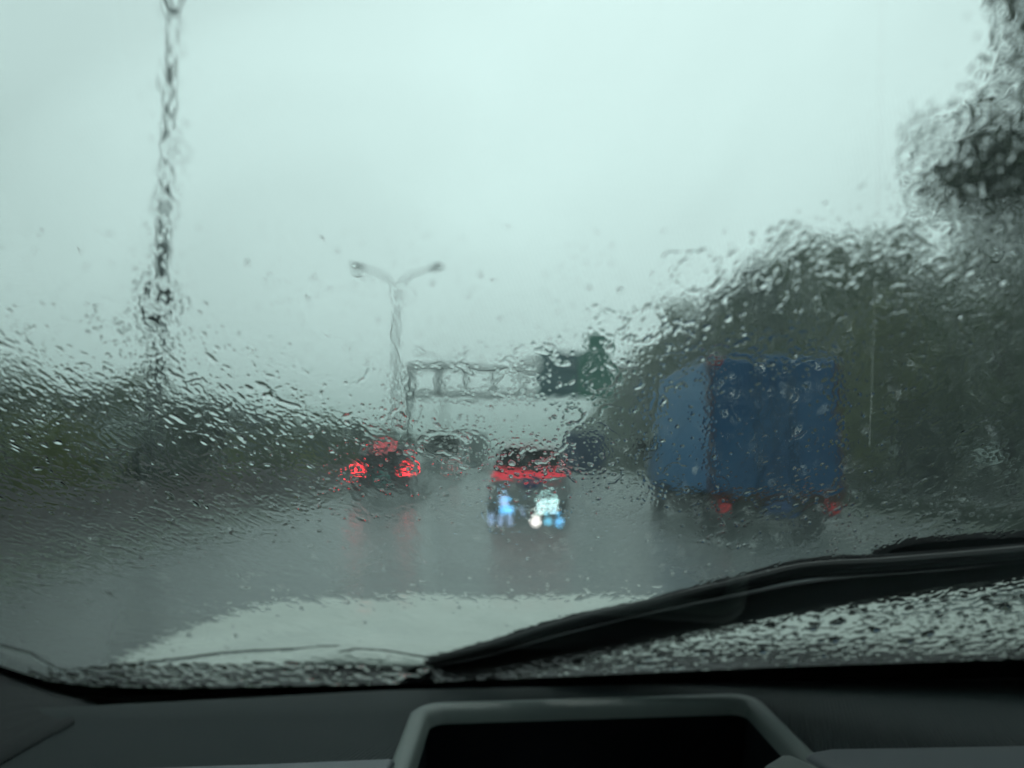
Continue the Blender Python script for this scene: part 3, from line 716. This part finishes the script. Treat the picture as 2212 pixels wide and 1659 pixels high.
# --- cabin shell
b = MB().box(-.70, 1.22, -2.3, -.03, 1.78, 1.83); own_part(b.build('roof', M['whitehood'], bevel=.02))
b = MB().box(-.64, 1.16, -2.2, -.02, 1.765, 1.779); own_part(b.build('headliner', M['trimgrey']))
for s, x in ((-1, -.72), (1, 1.24)):
    b = MB().box(x-.035, x+.035, -2.3, .86, .35, 1.18); d_ = own_part(b.build('door', M['whitehood'], bevel=.02))
    b = MB().box(x-.004, x+.004, -1.3, .55, 1.18, 1.74); own_part(b.build('side_window', M['pane']))
    b = MB().box(x-.04, x+.04, -2.3, -1.3, 1.18, 1.78); own_part(b.build('rear_pillar', M['whitehood']))
    xx = -.655 if s < 0 else 1.185
    b = MB().tube([glass_pt(xx, -.02, -.02), glass_pt(xx, .5, -.02), glass_pt(xx, 1.02, -.02)], .035, 8); own_part(b.build('front_pillar', M['whitehood'], smooth=True))
b = MB().box(-.7, 1.22, -2.36, -2.3, .35, 1.8); own_part(b.build('tailgate', M['whitehood']))
b = MB().box(-.7, 1.22, -2.3, .9, .30, .35); own_part(b.build('floor_pan', M['black']))
# --- cowl and bonnet
b = MB(); b.add([(-.60, .86, 1.178), (1.22, .86, 1.178), (1.22, .98, 1.145), (-.60, .98, 1.145), (1.22, 1.30, 1.128), (-.60, 1.30, 1.128), (-.60, .86, 1.10), (1.22, .86, 1.10), (1.22, 1.30, 1.08), (-.60, 1.30, 1.08)],
                [(0, 1, 2, 3), (3, 2, 4, 5), (6, 9, 8, 7), (0, 6, 7, 1), (5, 4, 8, 9)])
own_part(b.build('cowl', M['blackplastic'], bevel=.004))
NX, NY = 50, 40; b = MB(); vv = []
HXL, HXR = -.74, 1.40
for j in range(NY):
    tj = j / (NY - 1)
    for i in range(NX):
        x = HXL + (HXR - HXL) * i / (NX - 1)
        sm = min(1, max(0, (x + .15) / .6)); y0_ = 1.115 + .135 * sm * sm * (3 - 2 * sm); y = y0_ + (2.325 - y0_) * tj
        e = min(x - HXL, HXR - x)
        cxr = (x - .30) / .9
        z = 1.150 - .070 * max(0, (y - 1.1) / .9) ** 1.7 - .10 * max(0, y - 1.95) ** 1.2 * 6 - .014 * cxr ** 2
        z -= .15 * max(0, 1 - e / .13) ** 2
        z -= .018 * math.exp(-((abs(x - .3) - .62) / .05) ** 2) * 0.0
        z += .008 * math.exp(-((abs(x - .3) - .55) / .06) ** 2)
        vv.append((x, y, z))
b.add(vv, [(j*NX+i, j*NX+i+1, (j+1)*NX+i+1, (j+1)*NX+i) for j in range(NY-1) for i in range(NX-1)])
hood = own_part(b.build('bonnet', M['whitehood'], smooth=True)); s_ = hood.modifiers.new('s', 'SOLIDIFY'); s_.thickness = .01; s_.offset = -1
for x in (-.75, 1.41):
    b = MB().box(x-.04, x+.04, .9, 2.3, .45, .99); own_part(b.build('wing', M['whitehood'], bevel=.03))
b = MB().box(-.8, 1.4, 2.25, 2.42, .35, .85); own_part(b.build('front_bumper', M['whitehood'], bevel=.05))
for x in (-.70, 1.30):
    b = MB().cyl((x, 1.75, .34), .34, .22, 'x', 28); w_ = own_part(b.build('front_wheel', M['tyre'], bevel=.02))

# --- wiper
def sweep(name, pts, hws, off, hh, m_, parent, sect=None):
    """band through pixel points on the glass: half width in pixels, raised off the glass"""
    sect = sect or [(-1, 0), (-.9, .6), (-.35, 1), (.3, .95), (.85, .6), (1, 0), (.6, -.5), (-.6, -.5)]
    b = MB(); vv = []; n = len(sect)
    for i, (px, py) in enumerate(pts):
        p = G(px, py, off); a = G(*pts[max(i-1, 0)], off); c = G(*pts[min(i+1, len(pts)-1)], off)
        d = (c - a).normalized(); side = GN.cross(d).normalized()
        if side.dot(GT) < 0: side = -side
        top = G(px, py - hws[i], off); w = abs((top - p).dot(side)) if abs((top - p).dot(side)) > 1e-5 else .004
        for s, h in sect: vv.append(p + side * (s * w) + GN * (h * hh))
    b.add(vv, [(i*n+k, i*n+(k+1) % n, (i+1)*n+(k+1) % n, (i+1)*n+k) for i in range(len(pts)-1) for k in range(n)] + [tuple(range(n)), tuple((len(pts)-1)*n + k for k in range(n))[::-1]])
    o = b.build(name, m_, smooth=False, bevel=.0006); return own_part(o, parent)
def dense(pts, vals, n=60):
    xs_ = [p[0] for p in pts]; X = np.linspace(xs_[0], xs_[-1], n)
    # smooth cubic-ish resample
    Y = np.interp(X, xs_, [p[1] for p in pts]); Wd = np.interp(X, xs_, vals)
    k = np.array([1, 2, 3, 2, 1]) / 9
    Y[2:-2] = np.convolve(Y, k, 'valid'); return [(float(a), float(c)) for a, c in zip(X, Y)], [float(w) for w in Wd]
wp = own_part(empty('wiper', (0, 0, 0)))
wp.matrix_parent_inverse = OWN_INV
up = [(925, 1424), (1051, 1391), (1148, 1356), (1274, 1321), (1404, 1301), (1458, 1281), (1595, 1247), (1736, 1209), (1820, 1204), (1915, 1202), (2052, 1192), (2212, 1180), (2700, 1130)]
lo = [(925, 1437), (1051, 1416), (1148, 1385), (1274, 1352), (1404, 1320), (1458, 1308), (1595, 1281), (1736, 1251), (1820, 1246), (1915, 1240), (2052, 1228), (2212, 1212), (2700, 1165)]
P1 = [(a[0], (a[1]+c[1])/2) for a, c in zip(up, lo)]; H1 = [(c[1]-a[1])/2 - .5 for a, c in zip(up, lo)]
q, w_ = dense(P1, H1)
sweep('wiper_blade', q, w_, .014, .006, M['wiper'], wp)
q2 = [(x, y) for (x, y), h in zip(q, w_)]
sweep('blade_rubber', q2, [h * .35 for h in w_], .006, .006, M['rubber'], wp)
up2 = [(960, 1436), (1051, 1420), (1148, 1390), (1274, 1356), (1404, 1324), (1595, 1285), (1736, 1257), (1839, 1246), (2033, 1234), (2212, 1215), (2700, 1150)]
lo2 = [(960, 1470), (1051, 1462), (1148, 1446), (1274, 1420), (1404, 1392), (1595, 1360), (1736, 1334), (1839, 1318), (2033, 1287), (2212, 1262), (2700, 1190)]
up2 = [(x, y + float(np.interp(x, [1100, 1500, 1780, 1900], [0, 1.5, 2.5, 0]))) for x, y in up2]
P2 = [(a[0], (a[1]+c[1])/2) for a, c in zip(up2, lo2)]; H2 = [(c[1]-a[1])/2 for a, c in zip(up2, lo2)]
q, w_ = dense(P2, H2)
sweep('wiper_arm', q, w_, .026, .007, M['wiper'], wp, sect=[(-1, 0), (-.95, .7), (-.45, 1), (-.3, .6), (.1, .6), (.25, 1), (.8, .8), (1, 0), (.7, -.5), (-.7, -.5)])
P3 = [(1890, 1214), (1925, 1204), (1960, 1198), (2052, 1195), (2212, 1188), (2420, 1170), (2500, 1165)]; H3 = [3, 14, 24, 30, 30, 24, 4]
q, w_ = dense(P3, H3, 40)
sweep('connector', q, w_, .024, .010, M['wiper'], wp)
# pivot where the arm leaves the cowl
pv = MB().tube([G(905, 1475, .03), G(905, 1475, .012)], [.016, .02], 16); own_part(pv.build('pivot_cap', M['wiper'], bevel=.002), wp)

# ================================================================== rain water on the glass: one relief of film, runs and drops
rw = np.random.default_rng(21)
sx = np.concatenate([np.linspace(-1500, -640, 60, endpoint=False), np.arange(-640, -200, 2.2), np.arange(-200, 2420, 1.5), np.arange(2420, 2860, 2.2), np.linspace(2860, 3700, 60)])
py_r = np.concatenate([np.linspace(-520, -120, 60, endpoint=False), np.arange(-120, 1548, 1.4)])
a_ = (sx - CX) / FP; b_ = (CY - py_r) / FP
dyr = CP - b_ * SP; dzr = SP + b_ * CP
s_r = (GN.dot(GB - EYE)) / (GN.y * dyr + GN.z * dzr)            # ray length factor per row
U = np.outer(s_r, a_)                                            # metres across
Vr = ((s_r * dyr - .845) * GT.y + (s_r * dzr + .255) * GT.z)     # metres up the glass, per row
nr, nc = U.shape
def uv_of(px, py):
    p = G(px, py) - GB; return p.x, p.dot(GT)
# smooth noise
def lattice_noise(x, y, seed):
    r = np.random.default_rng(seed); T = r.random((256, 256)).astype(np.float32)
    xi = np.floor(x).astype(int); yi = np.floor(y).astype(int); fx_ = (x - xi); fy_ = (y - yi)
    fx_ = fx_ * fx_ * fx_ * (fx_ * (fx_ * 6 - 15) + 10); fy_ = fy_ * fy_ * fy_ * (fy_ * (fy_ * 6 - 15) + 10)
    g = lambda i, j: T[(xi + i) & 255, (yi + j) & 255]
    return (g(0, 0) * (1-fx_) + g(1, 0) * fx_) * (1-fy_) + (g(0, 1) * (1-fx_) + g(1, 1) * fx_) * fy_
VV = np.repeat(Vr[:, None], nc, 1)
# flow coordinates: along and across the direction in which the wind pushes the water (away from the middle of the base)
u0, v0 = .03, -.16
ang = np.arctan2(U - u0, VV - v0); rad = np.hypot(U - u0, VV - v0)
al = np.log(rad) * .45; ac = ang * .42                            # conformal-ish, metres near the middle of the glass
wx = lattice_noise(U * 90, VV * 90, 1) - .5; wy = lattice_noise(U * 90 + 40, VV * 90, 2) - .5
H = np.zeros_like(U)
H += .00006 * lattice_noise(al * 70 + wx, ac * 150 + wy, 3)
H += .000022 * lattice_noise(al * 190 + 2*wx, ac * 420 + 2*wy, 4)
PXg = np.repeat(sx[None, :], nr, 0); PYg = np.repeat(py_r[:, None], nc, 1)
# art-directed wetness over the glass (given in metres-equivalent picture coordinates of the driver's view)
def smooth(x, a, b): t = np.clip((x - a) / (b - a), 0, 1); return t * t * (3 - 2 * t)
tex = lattice_noise(al * 420 + 3*wx, ac * 900 + 3*wy, 5)
fine = lattice_noise(U * 1100, VV * 700, 6)
wet = smooth(PYg, 420, 1000) * (1 - .75 * smooth(PYg, 1180, 1300))
left = 1 - smooth(PXg, 500, 1100)
low_left = 1.35 * (1 - smooth(PXg, 350, 1000)) * smooth(PYg, 780, 980) * (1 - .85 * smooth(PYg - .35 * np.clip(400 - PXg, 0, 400), 1150, 1280))
H += .000014 * tex * wet * (.35 + 1.9 * left) + .000005 * fine * wet * (.3 + left)
H += smooth(PYg, 1120, 1260) * (.000010 * fine + .000010 * lattice_noise(U * 380, VV * 260, 15)) + .000055 * low_left * tex * lattice_noise(U * 60, VV * 40, 12) * 1.3
H += .00006 * low_left * np.clip(lattice_noise(al * 260 + 4*wx, ac * 700 + 4*wy, 13) - .55, 0, 1) * 2
wl0 = np.interp(sx, [960, 1120, 1404, 1690, 1968, 2212, 2600], [1462, 1440, 1386, 1336, 1290, 1255, 1200])
lowband = smooth(PXg, 960, 1150) * smooth(PYg, wl0[None, :] - 10, wl0[None, :] + 6)
H += lowband * (.00024 * (lattice_noise(U * 130, VV * 190 + wx, 8) - .3) + .00014 * lattice_noise(U * 420, VV * 330, 9))
sky_calm = 1 - .55 * (1 - smooth(PYg, 250, 700)) * (1 - smooth(PXg, 1700, 2000))
H *= sky_calm
H *= 1 - .5 * smooth(PXg, 1350, 1600) * (1 - smooth(PYg, 600, 850))
band = (1 - smooth(PXg, 900, 980)) * smooth(PYg, 1425, 1440)
H *= 1 - .9 * band
def splat(px, py, ra, rb, rot, h, prof=1.0, irr=.25, ring=0.0):
    """a drop at the glass point seen at (px, py); ra, rb half sizes in metres along and across rot"""
    global H
    u, v = uv_of(px, py)
    rm = max(ra, rb) * (1.5 if not ring else 1.7)
    j0 = np.searchsorted(-Vr, -(v + rm)); j1 = np.searchsorted(-Vr, -(v - rm))
    if j1 <= j0: return
    jm = (j0 + j1) // 2 if j1 < nr else nr - 1
    row = U[min(jm, nr-1)]
    i0 = np.searchsorted(row, u - rm * 1.1); i1 = np.searchsorted(row, u + rm * 1.1)
    if i1 <= i0: return
    uu = U[j0:j1, i0:i1] - u; v2 = VV[j0:j1, i0:i1] - v
    c, s = math.cos(rot), math.sin(rot)
    X = (uu * c + v2 * s) / ra; Y = (-uu * s + v2 * c) / rb
    r = np.sqrt(X * X + Y * Y)
    if irr:
        th = np.arctan2(Y, X); k1, k2 = rw.uniform(0, 6.28, 2)
        r = r * (1 + irr * (.6 * np.sin(2 * th + k1) + .4 * np.sin(3 * th + k2) + .25 * np.sin(5 * th - k1)))
    if ring:
        d = np.exp(-((r - 1) / ring) ** 2) * h * (.6 + .5 * np.sin(np.arctan2(Y, X) * rw.integers(5, 12) + rw.uniform(0, 6)))
        H[j0:j1, i0:i1] += d
    else:
        d = h * np.clip(1 - r * r, 0, None) ** prof
        H[j0:j1, i0:i1] = np.maximum(H[j0:j1, i0:i1], H[j0:j1, i0:i1] * .5 + d)
def flow(px, py):
    u, v = uv_of(px, py); return math.atan2(v - v0, u - u0)
def density(px, py):
    """how thickly the drops stand: few on the upper glass, many in the lower and outer parts"""
    top = np.interp(px, [0, 350, 700, 1000, 1300, 1600, 1900, 2212], [640, 560, 740, 720, 640, 480, 380, 260])
    d = .075 + .925 * min(1, max(0, (py - top) / 170))
    if 1190 < py < 1430: d *= .45
    if 430 < px < 1500 and py > 1120: d *= .5
    if 880 < px < 1330 and 745 < py < 905: d *= .40
    if 740 < px < 940 and 935 < py < 1110: d *= .38
    if px > 1400 and 760 < py < 1150: d *= .6
    if 900 < px < 1250 and 1030 < py < 1200: d *= .35
    return d
cnt = 0
for _ in range(270000):
    px, py = rw.uniform(-620, 2840), rw.uniform(-100, 1440)
    dd = density(px, py)
    if rw.random() > dd: continue
    cnt += 1
    if cnt > 34000: break
    sc_ = float(np.interp(py, [0, 600, 1000, 1440], [.50, .68, 1.0, 1.35]))
    f = flow(px, py) + rw.normal(0, .4)
    side = abs(px - 1150) / 1100
    el = rw.uniform(1.0, 1.7 + 2.4 * side)
    big = rw.random() < .07
    if big: a = min(.0011 * rw.lognormal(0, .35), .0022) * sc_; st = rw.uniform(.06, .22)
    else: a = min(.00042 * rw.lognormal(0, .38), .0010) * sc_; st = rw.uniform(.12, .50)
    if px > 1330 and py > 760: st *= 1.15; a *= .85 if not big else .6
    if dd < .09: st *= .5
    splat(px, py, a * el, a, f, a * st, prof=rw.choice([1.0, 1.4]), irr=.3)
# small steep beads that catch the sky against the dark trees, truck and hedge
for _ in range(3300):
    px, py = rw.uniform(-600, 2820), rw.uniform(560, 1330)
    if 720 < px < 1260 and rw.random() < .9: continue
    if px < 760 and rw.random() < .45: continue
    if py < float(np.interp(px, [0, 400, 760, 1300, 1500, 1800, 2212], [760, 800, 900, 800, 640, 520, 400])): continue
    a = .00030 * rw.lognormal(0, .40); a = min(a, .0008)
    splat(px, py, a * rw.uniform(1.2, 3.4), a, flow(px, py) + rw.normal(0, .45), a * rw.uniform(.7, 1.15), prof=1.0, irr=.15)
# wriggling runs
for _ in range(420):
    px, py = rw.uniform(-200, 2400), rw.uniform(500, 1180)
    if rw.random() > density(px, py) * 1.1: continue
    f = flow(px, py) + rw.normal(0, .3); u, v = px, py
    n = rw.integers(4, 14); a = rw.uniform(.0004, .0008); h = a * rw.uniform(.15, .35)
    # walk on the glass in picture steps of about 6
    d = math.atan2(-(1 if True else 0) * math.sin(f) * .55, math.cos(f))
    for k in range(n):
        splat(u, v, a * 1.9, a, -d, h * rw.uniform(.7, 1.2), irr=.3)
        d += rw.normal(0, .5); u += 5.5 * math.cos(d); v += 5.5 * math.sin(d)
# big flat splashes and their rims, as on the real glass
for px, py, r, h in ((1510, 592, 48, 1), (1050, 770, 62, .35), (1395, 706, 42, 1), (1150, 790, 46, .5), (868, 640, 24, .5), (872, 1003, 30, .25), (962, 968, 50, .7),
                     (425, 960, 42, .8), (1905, 300, 70, .3), (345, 640, 40, 1.2), (2010, 300, 55, 1.5), (1300, 820, 36, .7), (620, 866, 34, .8), (1410, 880, 30, .6), (500, 985, 34, .8),
                     (1380, 1060, 26, .4), (1810, 560, 38, 1), (1700, 520, 34, 1), (1950, 520, 30, .9), (1320, 700, 30, .8), (1240, 900, 22, .6), (340, 740, 26, .9), (240, 720, 30, .8), (380, 330, 24, .9), (355, 450, 26, 1)):
    u, v = uv_of(px, py); u2, _v = uv_of(px + r, py); rm = abs(u2 - u)
    splat(px, py, rm * .95, rm * .95 * 1.3, 0, rm * .018 * h, prof=1.4, irr=.12)
    splat(px, py, rm, rm * 1.35, 0, .00014 * min(h, 1), ring=.09, irr=.14)
    for k in range(int(34 * max(.5, h))):
        t_ = rw.uniform(0, 6.28); rr_ = r * rw.uniform(.85, 1.25)
        splat(px + rr_ * math.cos(t_), py + rr_ * .8 * math.sin(t_), .0009 * rw.uniform(.5, 1.8), .0005, t_ + 1.57, .00022 * rw.uniform(.5, 1.5) * min(1, h + .2), irr=.35)
# agitated water where the near post stands behind
for _ in range(110):
    t_ = rw.random(); px = 382 - 50 * t_ + rw.normal(0, 9 + 12 * t_); py = 30 + 760 * t_
    splat(px, py, .0012 * rw.uniform(.5, 1.6), .0006 * rw.uniform(.5, 1.5), 1.5 + rw.normal(0, .35), .00024 * rw.uniform(.5, 1.6), prof=1.3, irr=.3)
for _ in range(230):
    px, py = rw.uniform(1940, 2420), rw.uniform(-100, 520)
    if px < 2090 and not 200 < py < 380: continue
    splat(px, py, .0011 * rw.uniform(.6, 1.9), .0005 * rw.uniform(.6, 1.5), flow(px, py) + rw.normal(0, .3), .00018 * rw.uniform(.5, 1.8), prof=1.3, irr=.3)
# beads standing below the wiped area
for _ in range(3600):
    px = rw.uniform(60, 2500); ylow = 1445 if px < 960 else 0
    if px > 980 and rw.random() < .35: continue
    if px < 980: py = rw.uniform(1432 + 12 * abs(px - 560) / 500, 1515)
    else:
        base_ = float(np.interp(px, [980, 1120, 1404, 1700, 2212, 2500], [1462, 1452, 1394, 1344, 1264, 1215])); py = rw.uniform(base_, 1490)
        if py > 1460 and rw.random() < .3: continue
    if px < 980 and rw.random() < .45: continue
    a = .0016 * rw.lognormal(0, .5) * (1.45 if px < 980 else .8); a = min(a, .0050)
    splat(px, py, a * rw.uniform(1, 1.5), a, rw.normal(0, .4), a * rw.uniform(.32, .55), prof=rw.choice([.8, 1.0]), irr=.12 if px < 980 else .3)
# the ridges of water the wiper has pushed to the edge of its sweep
for path, hh in (([(175, 1452), (260, 1440), (400, 1424), (480, 1413), (560, 1408), (640, 1404)], .0006), ([(735, 1412), (770, 1404), (830, 1408), (900, 1420), (960, 1432)], .0005),
                 ([(590, 1410), (680, 1400), (735, 1398)], .0003), ([(0, 1395), (60, 1412), (110, 1440), (150, 1458)], .0006),
                 ([(560, 720 + 110), (600, 868), (640, 880)], .0002)):
    for (xa, ya), (xb, yb) in zip(path, path[1:]):
        n = max(2, int(math.hypot(xb - xa, yb - ya) / 4))
        for k in range(n):
            t_ = k / n; splat(xa + (xb - xa) * t_, ya + (yb - ya) * t_ + rw.normal(0, .5), .0036, .0016 * rw.uniform(.8, 1.2), -.1, hh * rw.uniform(.8, 1.2), prof=1.0, irr=.1)
# the blade presses the water away where it lies
upm = [p for p in up if p[0] < 1850] + [(1890, 1196), (1930, 1182), (1960, 1172), (2212, 1158), (2700, 1120)]
wu = np.interp(sx, [p[0] for p in upm], [p[1] for p in upm]) + 12; wl = np.interp(sx, [p[0] for p in lo2], [p[1] for p in lo2]) - 20
dry = smooth(PYg, wu[None, :] - 16, wu[None, :] + 4) * (1 - smooth(PYg, wl[None, :], wl[None, :] + 10)) * (PXg > 925)
H = H * (1 - dry)
# a touch of smoothing rounds the contact lines
for ax in (0, 1):
    Hs = H.copy()
    if ax == 0: Hs[1:-1] = (H[:-2] + 2 * H[1:-1] + H[2:]) / 4
    else: Hs[:, 1:-1] = (H[:, :-2] + 2 * H[:, 1:-1] + H[:, 2:]) / 4
    H = Hs
W0 = .0004
Wt = W0 + .0002 + H
C0 = np.array(GB); ex = np.array((1., 0, 0)); gt = np.array(GT); gn = np.array(GN)
V3 = C0 + U[..., None] * ex + VV[..., None] * gt + Wt[..., None] * gn
I = np.arange(nr * nc).reshape(nr, nc)
F3 = np.stack([I[:-1, :-1], I[:-1, 1:], I[1:, 1:], I[1:, :-1]], -1).reshape(-1, 4)
base_v = [C0 + U[j, i] * ex + Vr[j] * gt + W0 * gn for j, i in ((0, 0), (0, -1), (-1, -1), (-1, 0))]
V3 = np.concatenate([V3.reshape(-1, 3), np.array(base_v)]); nb = nr * nc
F3 = np.concatenate([F3, [[nb, nb+3, nb+2, nb+1]]])
def watermat(name, refr):
    m = bpy.data.materials.new(name); m.use_nodes = True; t = m.node_tree; t.nodes.clear()
    o = t.nodes.new('ShaderNodeOutputMaterial'); g_ = t.nodes.new('ShaderNodeBsdfRefraction' if refr else 'ShaderNodeBsdfGlass')
    g_.inputs['IOR'].default_value = 1.333; g_.inputs['Roughness'].default_value = 0; g_.inputs['Color'].default_value = (1, 1, 1, 1)
    t.links.new(g_.outputs[0], o.inputs[0]); return m
water = np_mesh('rainwater', V3, F3, watermat('rain_water', False), smooth=True)
water.data.materials.append(watermat('rain_water_underside', True))
water.data.polygons[len(F3) - 1].material_index = 1; water.data.polygons[len(F3) - 1].use_smooth = False
tag(water, 'rain drops, splashes and running water covering the outside of the windscreen', 'rainwater', kind='stuff')

# ================================================================== raindrops in the air beyond the glass
def ball():
    bm = bmesh.new(); bmesh.ops.create_icosphere(bm, subdivisions=2, radius=1); v = np.array([x.co[:] for x in bm.verts]); f = np.array([[x.index for x in q.verts] for q in bm.faces]); bm.free(); return v, f
bv, bf = ball(); rq = np.random.default_rng(8); VA = []; FA = []; k = 0
for _ in range(1500):
    y = rq.uniform(1.0, 3.4); x = rq.uniform(-.85, .95) * y; z = EYE.z + rq.uniform(-.20, .32) * y
    if z < 1.17 and y < 2.5: continue
    r = rq.uniform(.0012, .0026) * (1 + .25 * y)
    tl = rq.uniform(1.0, 1.6); P = bv * [r, r * .9, r * tl]; P[:, 0] += P[:, 2] * rq.uniform(-.2, .5); P[:, 1] -= P[:, 2] * .6
    VA.append(P + [x, y, z]); FA.append(bf + k); k += len(bv)
rain = np_mesh('falling_raindrops', np.concatenate(VA), np.concatenate(FA), watermat('raindrop', False), smooth=True)
tag(rain, 'small raindrops falling through the air just beyond the windscreen', 'rain', kind='stuff')

# ================================================================== rain haze
hz = MB().box(-880, 880, -50, 1700, -1.0, 34).build('haze'); tag(hz, 'pale grey-green rain haze filling the air over the road', 'haze', kind='stuff')
m = bpy.data.materials.new('rain_haze'); m.use_nodes = True; t = m.node_tree; t.nodes.clear()
o = t.nodes.new('ShaderNodeOutputMaterial'); pv_ = t.nodes.new('ShaderNodeVolumePrincipled')
pv_.inputs['Color'].default_value = (.80, .93, .91, 1); pv_.inputs['Density'].default_value = .0032; pv_.inputs['Anisotropy'].default_value = .2
t.links.new(pv_.outputs[0], o.inputs['Volume']); hz.data.materials.append(m)
sp = MB().box(-5.6, 6.4, 5.5, 240, -.5, .72).build('road_spray'); tag(sp, 'fine mist of spray thrown up over the wet road by the traffic', 'spray', kind='stuff')
m = bpy.data.materials.new('spray_mist'); m.use_nodes = True; t = m.node_tree; t.nodes.clear()
o = t.nodes.new('ShaderNodeOutputMaterial'); pv_ = t.nodes.new('ShaderNodeVolumePrincipled')
pv_.inputs['Color'].default_value = (.84, .94, .93, 1); pv_.inputs['Density'].default_value = .030; pv_.inputs['Anisotropy'].default_value = .2
t.links.new(pv_.outputs[0], o.inputs['Volume']); sp.data.materials.append(m)
print('OBJ', len(bpy.data.objects), 'drops', cnt)
